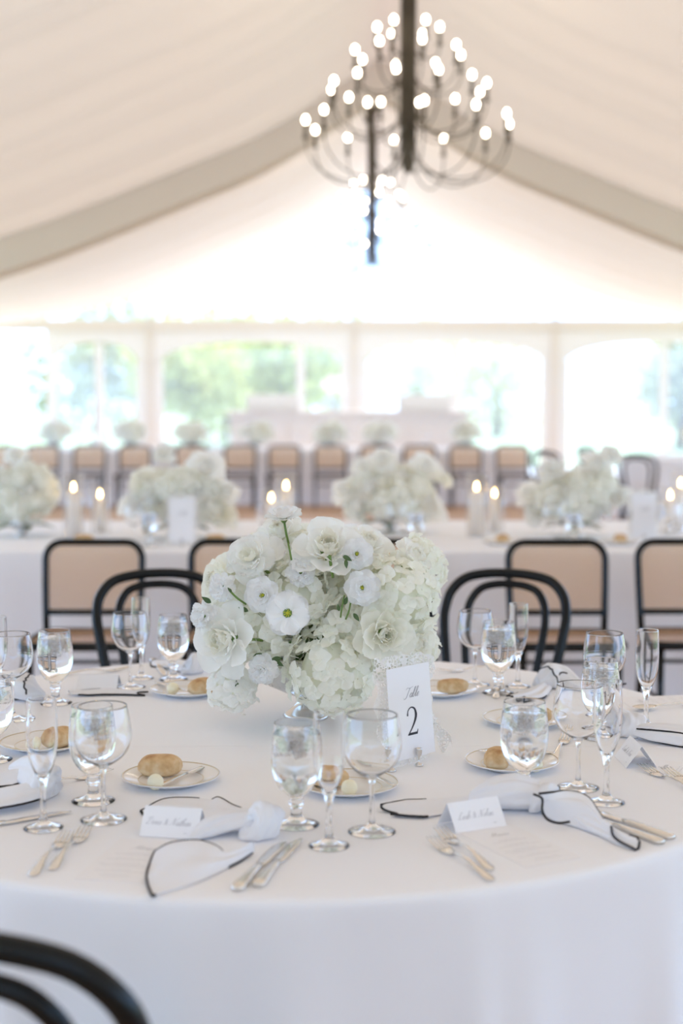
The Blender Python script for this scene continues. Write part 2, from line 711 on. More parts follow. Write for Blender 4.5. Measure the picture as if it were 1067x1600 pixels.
# ------------------------------------------------------------------ the tent
RX = 0.40                # x of the ridge
YF, YN = 24.0, -5.0      # far and near gable
XL, XR = -6.6, 7.0
PROF = [(0, 4.97), (0.2, 4.84), (0.45, 4.68), (0.9, 4.38), (1.4, 4.12), (2.0, 3.88), (2.7, 3.59), (3.4, 3.32), (4.1, 3.09),
        (5.0, 2.88), (6.0, 2.73), (7.2, 2.62)]


def zl(x):
    return interp(PROF, abs(x - RX))


struct(MB().box(((XL + XR) / 2, (YF + YN) / 2, -0.05), (XR - XL + 0.2, YF - YN + 0.2, 0.1)).build('floor', M_['floor'], None, False))
g = MB().grid(lambda a, b: (lerp(-90, 90, a), lerp(-40, 190, b), -0.12), 4, 4).build('ground', M_['lawn'], None, False)
struct(g)
g['label'] = 'pale green lawn around the tent'
pv = MB().box((0, YF + 4.2, -0.09), (44, 8.0, 0.06)).build('pavement', M_['patio'], None, False)
struct(pv)


def liner_sheet(name, y0, y1, ph):
    nx, ny = 96, int((y1 - y0) * 26)

    def fn(a, b):
        x = lerp(XL, XR, a)
        y = lerp(y0, y1, b)
        r = abs(x - RX)
        fold = (math.sin(y * 9.5 + 1.3 * math.sin(y * 2.1 + ph)) * 0.5 + math.sin(y * 4.1 + ph + 0.35 * r) * 0.9) * 0.038
        return (x, y, zl(x) + fold * min(1, 0.35 + r * 0.4))
    o = MB().grid(fn, nx, ny).build(name, M_['liner'])
    return struct(o)


liner_sheet('ceiling', YN, 14.95, 0.3)
liner_sheet('ceiling.001', 15.05, YF, 1.7)
# rafter inside its fabric sleeve between the two liner bays: a deep curved beam
for k, yb in enumerate((15.0,)):
    n = 72
    vs_, fs = [], []
    for i in range(n + 1):
        x = lerp(XL, XR, i / n)
        z = zl(x)
        d = 0.40
        for (dy, dz) in ((-0.10, 0.05), (0.10, 0.05), (0.10, -d), (-0.10, -d + 0.04)):
            vs_.append((x, yb + dy, z + dz))
    for i in range(n):
        for q in range(4):
            fs.append((i * 4 + q, (i + 1) * 4 + q, (i + 1) * 4 + (q + 1) % 4, i * 4 + (q + 1) % 4))
    b = MB().add(vs_, fs).build('beam', M_['rafter'])
    sharp(struct(b))

# side posts and eave rails (the long sides are open)
for sx, x in ((0, XL), (1, XR)):
    for y in (-5, 0, 5, 10, 15, 20):
        struct(bevel(MB().box((x, y, 1.3), (0.12, 0.12, 2.6)).build('post', M_['alu'], None, False), 0.01))
    struct(MB().box((x, (YF + YN) / 2, 2.6), (0.14, YF - YN, 0.12)).build('trim_%d' % (sx + 1), M_['alu'], None, False))

# far gable: posts, header, four arched window walls, clear triangle above
wall = empty('wall_back', (0, YF, 0))
wall['kind'] = 'structure'
PX = [XL, -3.22, 0.21, 3.58, XR]
HB, HT = 2.62, 2.80
for i, x in enumerate(PX):
    w = 0.13
    top = min(zl(x), 4.9) - 0.02
    wd = 0.06 if i == 2 else 0.13
    bevel(MB().box((x, 0, HT / 2), (0.13, 0.10, HT)).build('post', M_['frame'], wall, False), 0.01)
    if 0 < i < 4:
        MB().box((x, 0.0, (HT + top) / 2), (0.05, 0.06, top - HT)).build('upright', M_['frame'], wall, False)
MB().box(((XL + XR) / 2, -0.01, (HB + HT) / 2), (XR - XL, 0.10, HT - HB)).build('header', M_['frame'], wall, False)
for i in range(4):
    a, b = PX[i] + 0.065, PX[i + 1] - 0.065
    if i == 0:
        a = (75 - 533.5) * YF / F          # this bay is half open
    m, hw = (a + b) / 2, (b - a) / 2
    mb = MB()
    n = 28
    side = 0.16
    for k in range(n):
        x0, x1 = lerp(a, b, k / n), lerp(a, b, (k + 1) / n)

        def arch(x):
            t = min(1, abs(x - m) / (hw - side + 1e-6))
            return 2.12 + 0.30 * math.sqrt(max(0, 1 - t ** 2.2))
        z0, z1 = arch(x0), arch(x1)
        for y in (-0.012, 0.012):
            mb.add([(x0, y, z0), (x1, y, z1), (x1, y, HB), (x0, y, HB)], [(0, 1, 2, 3) if y < 0 else (3, 2, 1, 0)])
        mb.add([(x0, -0.012, z0), (x1, -0.012, z1), (x1, 0.012, z1), (x0, 0.012, z0)], [(0, 3, 2, 1)])
    for x in (a + side / 2, b - side / 2):
        mb.box((x, 0, 1.15), (side, 0.024, 1.94))
    mb.box((m, 0, 0.09), (2 * hw, 0.024, 0.18))
    mb.build('window_surround', M_['wallcloth'], wall, False)
    ml = {0: (157 - 533.5), 1: (470 - 533.5), 2: (710 - 533.5), 3: (1035 - 533.5)}[i] * YF / F
    MB().box((ml, 0.0, 1.25), (0.14, 0.03, 2.3)).build('mullion', M_['wallcloth'], wall, False)
    for (p, q) in ((a + side, ml - 0.07), (ml + 0.07, b - side)):
        MB().box(((p + q) / 2, 0.0, 1.25), (q - p, 0.004, 2.2)).build('pane', M_['film'], wall, False)
for i in range(4):
    a, b = PX[i] + (0.03 if i else 0.0), PX[i + 1] - (0.03 if i < 3 else 0)
    mb = MB()
    n = 20
    for k in range(n):
        x0, x1 = lerp(a, b, k / n), lerp(a, b, (k + 1) / n)
        z0, z1 = max(HT, zl(x0)), max(HT, zl(x1))
        if max(z0, z1) > HT + 0.005:
            mb.add([(x0, 0, HT), (x1, 0, HT), (x1, 0, z1), (x0, 0, z0)], [(0, 1, 2, 3)])
    mb.build('gable_pane', M_['film'], wall, False)

# unseen near gable added to shape the light: clear triangle above, white panels below
wf = empty('wall_front_added', (0, YN, 0))
wf['kind'] = 'structure'
for i in range(4):
    a, b = PX[i] + 0.04, PX[i + 1] - 0.04
    mb = MB()
    n = 20
    for k in range(n):
        x0, x1 = lerp(a, b, k / n), lerp(a, b, (k + 1) / n)
        mb.add([(x0, 0, HT), (x1, 0, HT), (x1, 0, max(HT, zl(x1))), (x0, 0, max(HT, zl(x0)))], [(3, 2, 1, 0)])
    mb.build('gable_pane', M_['film'], wf, False)
    MB().box(((a + b) / 2, 0, HB / 2), (b - a, 0.02, HB)).build('wall_panel_added', M_['wallcloth'], wf, False)
    MB().box((PX[i], 0, HT / 2), (0.12, 0.1, HT)).build('post', M_['wallcloth'], wf, False)
MB().box(((XL + XR) / 2, 0, (HB + HT) / 2), (XR - XL, 0.10, HT - HB)).build('header', M_['wallcloth'], wf, False)

# ------------------------------------------------------------------ chandeliers
def chandelier(loc_x, loc_y, label):
    root = empty('chandelier', (loc_x, loc_y, 3.0))
    tag(root, label, 'chandelier', 'iron chandeliers under the ridge')
    topz = 4.9 - 3.0
    MB().tube([(0, 0, 0.22), (0, 0, topz)], 0.045, 12).build('stem', M_['iron'], root)
    MB().lathe([(0, 0.02), (0.03, 0.05), (0.05, 0.11), (0.03, 0.17), (0.05, 0.22), (0.04, 0.26), (0, 0.27)], 16).build('finial', M_['iron'], root)
    MB().lathe([(0.02, topz - 0.12), (0.05, topz - 0.10), (0.09, topz - 0.02), (0.09, topz), (0, topz)], 16).build('ceiling_rose', M_['iron'], root)
    for (R, zb, n, ph) in ((0.71, 0.38, 12, 0.1), (0.54, 0.62, 12, 0.33), (0.375, 0.85, 8, 0.2), (0.215, 1.02, 6, 0.0)):
        zc = zb - 0.15
        hw = (R - 0.05) / 2
        pts = [(0.05, 0, min(topz - 0.25, zb + 0.55)), (0.05, 0, zc + 0.12), (0.05, 0, zc)]
        for k in range(1, 12):
            a = PI * k / 12
            pts.append((0.05 + hw - hw * math.cos(a), 0, zc - 0.78 * hw * math.sin(a)))
        pts += [(R, 0, zc), (R, 0, zc + 0.03)]
        arm = MB().tube(pts, 0.0048, 6).mesh('arm', M_['iron'])
        cup = MB().lathe([(0, zc + 0.02), (0.022, zc + 0.025), (0.026, zc + 0.035), (0.013, zc + 0.04), (0.0125, zb - 0.025), (0, zb - 0.025)],
                         10, Matrix.Translation((R, 0, 0))).mesh('candle_sleeve', M_['iron'])
        blb = MB().lathe([(0, zb - 0.026), (0.009, zb - 0.024), (0.015, zb - 0.008), (0.0165, zb + 0.002), (0.0145, zb + 0.012), (0.007, zb + 0.022), (0, zb + 0.027)],
                         12, Matrix.Translation((R, 0, 0))).mesh('bulb', M_['bulb'])
        for i in range(n):
            rot = Matrix.Rotation(ph + 2 * PI * i / n, 4, 'Z')
            a = link('arm', arm, root, rot)
            link('candle_sleeve', cup, a)
            link('bulb', blb, a)
    return root


chandelier(0.46, 10.0, 'large dark iron chandelier with four tiers of lit bulbs')
chandelier(0.36, 17.0, 'smaller-looking iron chandelier hanging lower behind the large one, before the bright gable')


# ------------------------------------------------------------------ outside: trees
def tree(u, y, h, w, label, color, seed):
    rnd = random.Random(seed)
    x = (u - 533.5) * y / F
    root = empty('tree', (x, y, -0.12))
    tag(root, label, 'tree', 'trees beyond the far window wall')
    MB().tube([(0, 0, 0), (0.1, 0.05, h * 0.3), (-0.05, 0, h * 0.7)], [0.2, 0.15, 0.06], 8).build('trunk', M_['bark'], root)
    vs_, fs = [], []
    blobs = []
    for k in range(9):
        a = rnd.uniform(0, 2 * PI)
        rr = rnd.uniform(0.1, 0.62) * w / 2
        blobs.append((Vector((rr * math.cos(a), rr * math.sin(a), h * rnd.uniform(0.30, 0.82))), rnd.uniform(0.28, 0.44) * w))
    for (c, r) in blobs:
        for _ in range(150):
            d = Vector((rnd.gauss(0, 1), rnd.gauss(0, 1), rnd.gauss(0, 0.8))).normalized() * r * rnd.uniform(0.6, 1.0)
            p = c + d
            s = rnd.uniform(0.12, 0.26)
            q = Quaternion((rnd.gauss(0, 1), rnd.gauss(0, 1), rnd.gauss(0, 1), rnd.gauss(0, 1))).normalized()
            o = len(vs_)
            for (a, b) in ((-1, 0), (0, -0.6), (1, 0), (0, 0.6)):
                vs_.append(p + q @ Vector((a * s, b * s, 0)))
            fs.append((o, o + 1, o + 2, o + 3))
    cr = MB().add(vs_, fs).build('crown', foliage_mat('foliage_%d' % seed, color), root)
    cr['kind'] = 'stuff'


tree(150, 46, 4.6, 5.0, 'grey-green rounded tree framed by the leftmost far window', (0.44, 0.42, 0.26), 1)
tree(300, 40, 4.0, 3.4, 'light green tree seen left of the bar through the window', (0.54, 0.52, 0.22), 2)
tree(352, 52, 4.8, 4.2, 'green tree rising behind the end of the bar', (0.50, 0.49, 0.22), 3)
tree(432, 44, 4.2, 4.0, 'fresh green tree seen between the bar and the middle post', (0.52, 0.51, 0.21), 4)
tree(515, 56, 4.9, 4.6, 'tree behind the tall bar flowers at the middle post', (0.52, 0.50, 0.24), 5)
tree(650, 72, 5.6, 5.6, 'pale bluish tree seen through the window right of the middle post', (0.62, 0.58, 0.40), 6)
tree(775, 62, 5.2, 5.6, 'pale tree beyond the window between bar and right post', (0.63, 0.58, 0.40), 7)
tree(1062, 46, 4.4, 3.2, 'grey-green tree at the right frame edge beyond the window', (0.46, 0.43, 0.27), 8)


# ------------------------------------------------------------------ tablecloths
TCX, TCY, TR = -0.11, 2.94, 0.968


def round_cloth(name, cx, cy, R, label, mat, seed, folds, nth=360):
    rnd = random.Random(seed)
    fl = [(2 * PI * (_ + rnd.uniform(-0.35, 0.35)) / folds, rnd.uniform(0.03, 0.075), rnd.uniform(0.4, 1.0)) for _ in range(folds)]
    rings = [(R * k / 10.0, 0.0, 0.0) for k in range(1, 10)] + [(R - 0.03, 0, 0), (R - 0.012, 0, 0)]
    edge = [(R - 0.004, 0.0016, 0.0), (R + 0.0015, 0.006, 0.0), (R + 0.004, 0.013, 0.01), (R + 0.005, 0.03, 0.05)]
    rings += edge
    for k in range(1, 15):
        t = k / 14
        rings.append((R + 0.005 + 0.02 * t, 0.03 + (TOP - 0.034) * t, 0.05 + 0.95 * t))
    vs_ = [(0, 0, 0)]
    fs = []
    for (r, dz, amp) in rings:
        for i in range(nth):
            a = 2 * PI * i / nth
            f = 0
            if amp > 0:
                for (a0, wd, hh) in fl:
                    d = (a - a0 + PI) % (2 * PI) - PI
                    f += hh * math.exp(-(d / wd) ** 2)
                f = (f - 0.5) * 0.085 * amp + 0.010 * amp * math.sin(9 * a + seed)
            rr = r + f
            vs_.append((rr * math.cos(a), rr * math.sin(a), -dz))
    for i in range(nth):
        fs.append((0, 1 + i, 1 + (i + 1) % nth))
    for k in range(len(rings) - 1):
        for i in range(nth):
            j = (i + 1) % nth
            fs.append((1 + k * nth + i, 1 + (k + 1) * nth + i, 1 + (k + 1) * nth + j, 1 + k * nth + j))
    o = MB().add(vs_, fs).build(name, mat)
    o.location = (cx, cy, TOP)
    return tag(o, label, 'tablecloth')


round_cloth('tablecloth', TCX, TCY, TR, 'floor-length white cloth on the front round table with the number 2 sign', M_['linen'], 5, 34)


def long_cloth(name, x0, x1, y0, y1, label, seed, amp=0.02):
    """rectangular floor-length cloth: one closed skirt with soft folds and a flat top"""
    R = 0.02
    per = []
    step = 0.03
    corner = [(x0, y0), (x1, y0), (x1, y1), (x0, y1)]
    nrm = [(0, -1), (1, 0), (0, 1), (-1, 0)]
    for k in range(4):
        a, b = corner[k], corner[(k + 1) % 4]
        L = math.hypot(b[0] - a[0], b[1] - a[1])
        n = max(2, int(L / step))
        for i in range(n):
            t = i / n
            per.append((lerp(a[0], b[0], t), lerp(a[1], b[1], t), nrm[k], L * t + k * 3.3))
    n = len(per)
    vs_, fs = [], []
    levels = [(0.0, 0.0, 0.0), (0.004, 0.003, 0), (0.007, 0.012, 0.02)] + [(0.008, 0.012 + (TOP - 0.016) * k / 8, 0.1 + 0.9 * k / 8) for k in range(1, 9)]
    for (off, dz, am) in levels:
        for (x, y, nn, s) in per:
            f = amp * am * (math.sin(s * 11 + seed + 1.5 * math.sin(s * 3.1)) + 0.6 * math.sin(s * 23 + seed * 2)) + off
            vs_.append((x + nn[0] * f, y + nn[1] * f, TOP - dz))
    for k in range(len(levels) - 1):
        for i in range(n):
            j = (i + 1) % n
            fs.append((k * n + i, (k + 1) * n + i, (k + 1) * n + j, k * n + j))
    fs.append(tuple(range(n)))
    o = MB().add(vs_, fs).build(name, M_['linen2'])
    sharp(o, 0.9)
    return tag(o, label, 'tablecloth')


MY0, MY1 = 6.62, 8.35
long_cloth('tablecloth', -3.4, 3.4, MY0, MY1, 'white cloth on the long candlelit table behind the front table', 2, 0.012)
FY0, FY1 = 19.75, 21.2
long_cloth('tablecloth', -4.9, 2.6, FY0, FY1, 'white cloth on the farthest long table before the bar', 4, 0.012)


# ------------------------------------------------------------------ chairs
def make_bistro():
    r = empty('bistro_chair')
    # local: seat centre at the origin, the back towards +y

    def hoop(w0, w1, z0, zt, y0, rad, name, par):
        pts = []
        half = [(w0, z0, 0), (w0 * 1.02, z0 + 0.08, 0.12), (lerp(w0, w1, 0.5), lerp(z0, zt, 0.38), 0.42), (w1 * 0.99, lerp(z0, zt, 0.62), 0.66),
                (w1, lerp(z0, zt, 0.74), 0.78), (w1 * 0.93, lerp(z0, zt, 0.86), 0.88), (w1 * 0.72, lerp(z0, zt, 0.953), 0.96), (w1 * 0.4, lerp(z0, zt, 0.99), 0.99), (0, zt, 1.0)]
        for (x, z, t) in half:
            pts.append((-x, y0 + 0.125 * t * t * (zt / 0.9) + 0.01, z))
        for (x, z, t) in reversed(half[:-1]):
            pts.append((x, y0 + 0.125 * t * t * (zt / 0.9) + 0.01, z))
        return MB().tube(catmull(pts, 60), rad, 10).build(name, M_['black'], par)
    hoop(0.165, 0.202, 0.445, 0.90, 0.175, 0.0165, 'outer_hoop', r)
    hoop(0.105, 0.132, 0.455, 0.864, 0.185, 0.0135, 'inner_hoop', r)
    MB().lathe([(0, 0.452), (0.17, 0.455), (0.185, 0.468), (0.205, 0.470), (0.212, 0.458), (0.212, 0.440), (0.203, 0.430), (0.18, 0.432), (0, 0.440)], 40).build('seat', M_['seat'], r)
    ring = [(0.165 * math.cos(2 * PI * k / 40), 0.165 * math.sin(2 * PI * k / 40), 0.25) for k in range(40)]
    MB().tube(ring, 0.010, 8, closed=True).build('leg_ring', M_['black'], r)
    for sx in (-1, 1):
        MB().tube(catmull([(sx * 0.165, 0.18, 0.47), (sx * 0.168, 0.172, 0.38), (sx * 0.175, 0.19, 0.2), (sx * 0.185, 0.235, 0.0)], 14), [0.0165] * 10 + [0.015, 0.014, 0.013, 0.012, 0.012], 10).build('leg', M_['black'], r)
        MB().tube(catmull([(sx * 0.135, -0.135, 0.44), (sx * 0.138, -0.138, 0.3), (sx * 0.15, -0.155, 0.0)], 12), [0.018] * 6 + [0.016, 0.015, 0.014, 0.013, 0.012, 0.012, 0.012], 10).build('leg', M_['black'], r)
    return r


bistro = Proto(make_bistro())


def bistro_at(x, y, face, label, group='bentwood hoop-back chairs', s=1.0):
    """x, y: middle of the back; face: the point it looks at"""
    d = Vector((face[0] - x, face[1] - y)).normalized()
    rz = math.atan2(d.y, d.x) + PI / 2
    return bistro.put((x + d.x * 0.28, y + d.y * 0.28, 0), rz, label, 'chair', group, s)


bistro_at(-0.60, 4.62, (TCX, TCY), 'black hoop-back bentwood chair behind the table, beside the flowers and two stemmed glasses')
bistro_at(0.54, 4.62, (TCX, TCY), 'black hoop-back bentwood chair behind the table, right of the table number sign')
bistro_at(-0.415, 1.49, (TCX, TCY), 'black hoop-back bentwood chair cut off at the lower left corner, nearest the camera')
for (u, y, fc, nm) in ((852, 15.6, (4.2, 17.6), 'blurred dark bentwood chair beside the end of the far cane chair row'),
                       (918, 17.0, (4.2, 17.6), 'blurred dark bentwood chair in the middle of the far right three'),
                       (995, 14.6, (4.2, 17.6), 'blurred dark bentwood chair closest to the right edge, before the far round table')):
    bistro_at((u - 533.5) * y / F, y, fc, nm)
round_cloth('tablecloth', 4.4, 17.7, 0.9, 'white cloth on the far round table at the right edge', M_['linen2'], 11, 26, 120)


def make_cane():
    r = empty('cane_chair')
    w, zt, zb = 0.215, 0.838, 0.53

    def yy(z):
        return 0.20 + max(0, (z - 0.45)) * 0.17
    # back frame: rounded rectangle
    loop = []
    rc = 0.075
    for (cx, cz, a0) in ((w - rc, zt - rc, 0), (-(w - rc), zt - rc, PI / 2)):
        for k in range(7):
            a = a0 + PI / 2 * k / 6
            loop.append((cx + rc * math.cos(a), cz + rc * math.sin(a)))
    pts = [(w * 0.95, yy(0.44), 0.44), (w * 0.97, yy(zb), zb), (w * 0.99, yy(0.65), 0.65)] + [(x, yy(z), z) for (x, z) in loop] + [(-w * 0.99, yy(0.65), 0.65), (-w * 0.97, yy(zb), zb), (-w * 0.95, yy(0.44), 0.44)]
    MB().tube(pts, 0.0155, 8).build('back_frame', M_['black'], r)
    MB().tube([(-w * 0.96, yy(zb), zb), (w * 0.96, yy(zb), zb)], 0.0135, 8).build('back_rail', M_['black'], r)
    inner = [(w * 0.97, zb)] + loop + [(-w * 0.97, zb)]
    n = len(inner)
    MB().add([(x, yy(z), z) for (x, z) in inner], [tuple(range(n))]).build('back_panel', M_['cane'], r, False)
    sl = []
    for (cx, cy_, a0) in ((0.15, 0.14, 0), (-0.15, 0.14, PI / 2), (-0.165, -0.13, PI), (0.165, -0.13, 1.5 * PI)):
        for k in range(5):
            a = a0 + PI / 2 * k / 4
            sl.append((cx + 0.06 * math.cos(a), cy_ + 0.06 * math.sin(a)))
    MB().tube([(x, y, 0.445) for (x, y) in sl], 0.019, 8, closed=True).build('seat_frame', M_['black'], r)
    MB().add([(x, y, 0.458) for (x, y) in sl], [tuple(range(len(sl)))]).build('seat', M_['cane'], r, False)
    for sx in (-1, 1):
        MB().tube([(sx * w * 0.95, yy(0.44), 0.45), (sx * w * 0.95, 0.205, 0.3), (sx * w * 0.97, 0.245, 0)], [0.0165, 0.016, 0.012], 8).build('leg', M_['black'], r)
        MB().tube([(sx * 0.2, -0.165, 0.44), (sx * 0.2, -0.18, 0)], [0.0165, 0.012], 8).build('leg', M_['black'], r)
        MB().tube([(sx * 0.203, 0.215, 0.21), (sx * 0.2, -0.17, 0.21)], 0.009, 6).build('stretcher', M_['black'], r)
    MB().tube([(-0.203, 0.20, 0.31), (0.203, 0.20, 0.31)], 0.009, 6).build('stretcher', M_['black'], r)
    return r


cane = Proto(make_cane())
for (x, y, lb) in ((-1.10, 6.03, 'black-framed cane chair at the long table, farthest left of the middle row'),
                   (-0.455, 6.05, 'black-framed cane chair at the long table, half hidden by the left side of the flowers'),
                   (0.19, 6.05, 'black-framed cane chair at the long table, almost hidden behind the big centrepiece'),
                   (0.955, 6.02, 'black-framed cane chair at the long table, behind the right hoop-back chair'),
                   (1.535, 6.05, 'black-framed cane chair at the long table, cut off by the right edge')):
    cane.put((x, y, 0), 0.0, lb, 'chair', 'cane chairs at the long middle table')
ORD = ['first', 'second', 'third', 'fourth', 'fifth', 'sixth', 'seventh', 'eighth', 'ninth', 'tenth', 'eleventh', 'twelfth']
for i, u in enumerate((-4, 68, 140, 211, 299, 375, 444, 516, 588, 655, 727, 800)):
    cane.put(((u - 533.5) * 19.4 / F, 19.15, 0), 0.0, 'blurred tan cane-back chair, %s from the left in the far row' % ORD[i], 'chair', 'cane chairs in the far row')

# ------------------------------------------------------------------ bar at the far end
bar = empty('bar_counter', (0.12, 22.5, 0))
tag(bar, 'long white bar counter before the far windows', 'bar')
bevel(MB().box((0, 0, 0.62), (3.7, 0.6, 1.24)).build('body', M_['barwhite'], bar, False), 0.01)
bevel(MB().box((0, -0.02, 1.265), (3.84, 0.72, 0.05)).build('top', M_['barwhite'], bar, False), 0.008)
for k in range(4):
    bevel(MB().box((-1.38 + 0.92 * k, -0.31, 0.62), (0.82, 0.02, 1.02)).build('front_panel', M_['barwhite'], bar, False), 0.006)
for (u, lb) in ((427, 'long white trough on the bar left of the tall flowers'), (662, 'long white trough on the bar right of the tall flowers')):
    x = (u - 533.5) * 22.5 / F
    mb = MB()
    w, d, h, t = 0.82, 0.32, 0.25, 0.02
    mb.box((0, 0, t / 2), (w, d, t))
    for sx in (-1, 1):
        mb.box((sx * (w - t) / 2, 0, h / 2 + t / 2), (t, d, h))
        mb.box((0, sx * (d - t) / 2, h / 2 + t / 2), (w - 2 * t, t, h))
    o = mb.build('drink_trough', M_['wallcloth'], None, False)
    o.location = (x, 22.5, 1.29)
    tag(o, lb, 'trough', 'white troughs on the bar')

# ------------------------------------------------------------------ flower building blocks
def petal_verts(L, W, cup, curl, ruf, seed, n=6, notch=0.0, base=0.25, nruf=3):
    """petal from the origin along +z, leaning to +x by 'curl', hollow towards the flower axis (-x)"""
    rnd = random.Random(seed)
    ph, ph2 = rnd.uniform(0, 6), rnd.uniform(0, 6)

    def fn(a, b):
        t = (a - 0.5) * 2
        wl = (base + (1 - base) * math.sin(min(1, b * 1.15) * PI / 2)) * (1 - max(0, b - 0.72) ** 2 * 4.6)
        y = t * W / 2 * wl
        z = L * b * (1 - 0.10 * t * t * b) - notch * L * max(0, 1 - abs(t) * 2.2) * b ** 6
        x = -cup * W * t * t * wl + curl * L * b ** 2.6 + 0.10 * L * math.sin(b * PI) * (1 if curl > 0 else 0.5)
        x += ruf * L * math.sin(t * PI * nruf + ph) * b ** 3 + 0.4 * ruf * L * math.sin(b * 5 + ph2 + t * 2)
        return (x, y, z)
    return fn, n


def petal_mesh(name, mat, *a, **k):
    fn, n = petal_verts(*a, **k)
    return MB().grid(fn, n, n).mesh(name, mat)


# each petal kind in a few shapes, sized for a flower of radius 1
ROSE_IN = [petal_mesh('petal', M_['cream'], 0.84, 0.72, 0.40, 0.12, 0.05, s, n=8) for s in (1, 2, 3)]
ROSE_MID = [petal_mesh('petal', M_['petal'], 0.84, 0.95, 0.30, 0.18, 0.05, s, n=8) for s in (4, 5, 6)]
ROSE_OUT = [petal_mesh('petal', M_['petal'], 1.0, 1.15, 0.22, 0.26, 0.045, s) for s in (7, 8, 9)]
CREAM_IN = [petal_mesh('petal', M_['cream'], 0.84, 0.74, 0.40, 0.12, 0.05, s, n=8) for s in (11, 12)]
CREAM_OUT = [petal_mesh('petal', M_['cream'], 1.0, 1.15, 0.25, 0.2, 0.04, s) for s in (13, 14)]
RUF = [petal_mesh('petal', M_['petal'], 0.95, 1.0, 0.16, 0.12, 0.075, s, n=8, nruf=4, notch=0.06) for s in (21, 22, 23)]
LIS = [petal_mesh('petal', M_['pure'], 1.0, 0.98, 0.14, 0.14, 0.06, s, n=9, nruf=4) for s in (31, 32, 33)]
CARN = [petal_mesh('petal', M_['pure'], 1.0, 0.80, 0.05, 0.10, 0.085, s, n=8, nruf=5, notch=0.05, base=0.15) for s in (41, 42, 43)]


def flower_specs(kind, rnd):
    """list of (mesh, matrix) that make up one flower of radius about 1 facing +z"""
    out = []

    def add(pool, az, tilt, s, rad=0.0, zo=0.0, roll=0.0):
        M = (Matrix.Rotation(az, 4, 'Z') @ Matrix.Translation((rad, 0, zo)) @ Matrix.Rotation(tilt, 4, 'Y')
             @ Matrix.Rotation(roll, 4, 'Z') @ Matrix.Scale(s, 4))
        out.append((rnd.choice(pool), M))
    ga = 2.39996
    if kind in ('rose', 'cream_rose'):
        i_, o_ = (ROSE_IN, ROSE_OUT) if kind == 'rose' else (CREAM_IN, CREAM_OUT)
        m_ = ROSE_MID if kind == 'rose' else CREAM_IN + CREAM_OUT
        for i in range(30):
            t = i / 29
            tilt = math.radians(lerp(-6, 72, t ** 1.7)) + rnd.uniform(-0.08, 0.08)
            pool = i_ if t < 0.5 else (m_ if t < 0.74 else o_)
            s = lerp(0.60, 0.86, t) * rnd.uniform(0.93, 1.07)
            add(pool, i * ga + rnd.uniform(-0.15, 0.15), tilt, s, 0.05 + 0.30 * t ** 0.8, 0.20 * (1 - t) - 0.12, rnd.uniform(-0.14, 0.14))
    elif kind == 'peony':
        for i in range(26):
            t = i / 25
            add(RUF if t > 0.2 else ROSE_IN, i * ga + rnd.uniform(-0.3, 0.3), math.radians(lerp(8, 88, t)) + rnd.uniform(-0.18, 0.18),
                lerp(0.6, 1.0, t) * rnd.uniform(0.85, 1.1), 0.05, 0.1 * (1 - t), rnd.uniform(-0.35, 0.35))
    elif kind == 'lisianthus':
        for k, (n, tilt, s) in enumerate(((4, 12, 0.60), (5, 30, 0.72), (6, 50, 0.86), (7, 70, 1.0))):
            for i in range(n):
                add(LIS, 2 * PI * i / n + k * 0.5, math.radians(tilt) + rnd.uniform(-0.06, 0.06), s * rnd.uniform(0.95, 1.04), 0.05, 0.02, rnd.uniform(-0.1, 0.1))
    elif kind == 'open_lisianthus':
        for k, (n, tilt, s) in enumerate(((6, 70, 0.95), (7, 82, 1.0))):
            for i in range(n):
                add(LIS, 2 * PI * i / n + k * 0.45, math.radians(tilt) + rnd.uniform(-0.05, 0.05), s * rnd.uniform(0.96, 1.04), 0.05, 0.02, rnd.uniform(-0.06, 0.06))
    elif kind == 'carnation':
        for i in range(26):
            t = i / 25
            add(CARN, i * ga, math.radians(lerp(6, 98, t ** 0.85)) + rnd.uniform(-0.12, 0.12), lerp(0.78, 1.0, t) * rnd.uniform(0.9, 1.06), 0.03, 0.0, rnd.uniform(-0.5, 0.5))
    return out


def floret_mesh(seed, mat, fine=True):
    rnd = random.Random(seed)
    mb = MB()
    n = 4 if fine else 2
    for k in range(4):
        fn, _ = petal_verts(1.0, 1.22, 0.16, 0.30, 0.08, seed * 7 + k, base=0.3)
        M = Matrix.Rotation(k * PI / 2 + rnd.uniform(-0.15, 0.15), 4, 'Z') @ Matrix.Rotation(math.radians(rnd.uniform(38, 76)), 4, 'Y') @ Matrix.Scale(rnd.uniform(0.9, 1.08), 4)
        mb.grid(fn, n, n, M)
    mb.lathe([(0, 0.12), (0.07, 0.08), (0.06, 0.0), (0, -0.02)], 6)
    mb.tube([(0, 0, 0), (0, 0, -1.0)], 0.05, 4)
    return mb.mesh('floret', mat)


FLORET = [floret_mesh(s, M_['floret']) for s in (1, 2, 3, 4)]
FLORET_W = [floret_mesh(s, M_['petal']) for s in (5, 6, 7)]


def facing(p, d, s, roll=0.0):
    q = Vector(d).normalized().to_track_quat('Z', 'Y')
    return Matrix.Translation(p) @ q.to_matrix().to_4x4() @ Matrix.Rotation(roll, 4, 'Z') @ Matrix.Scale(s, 4)


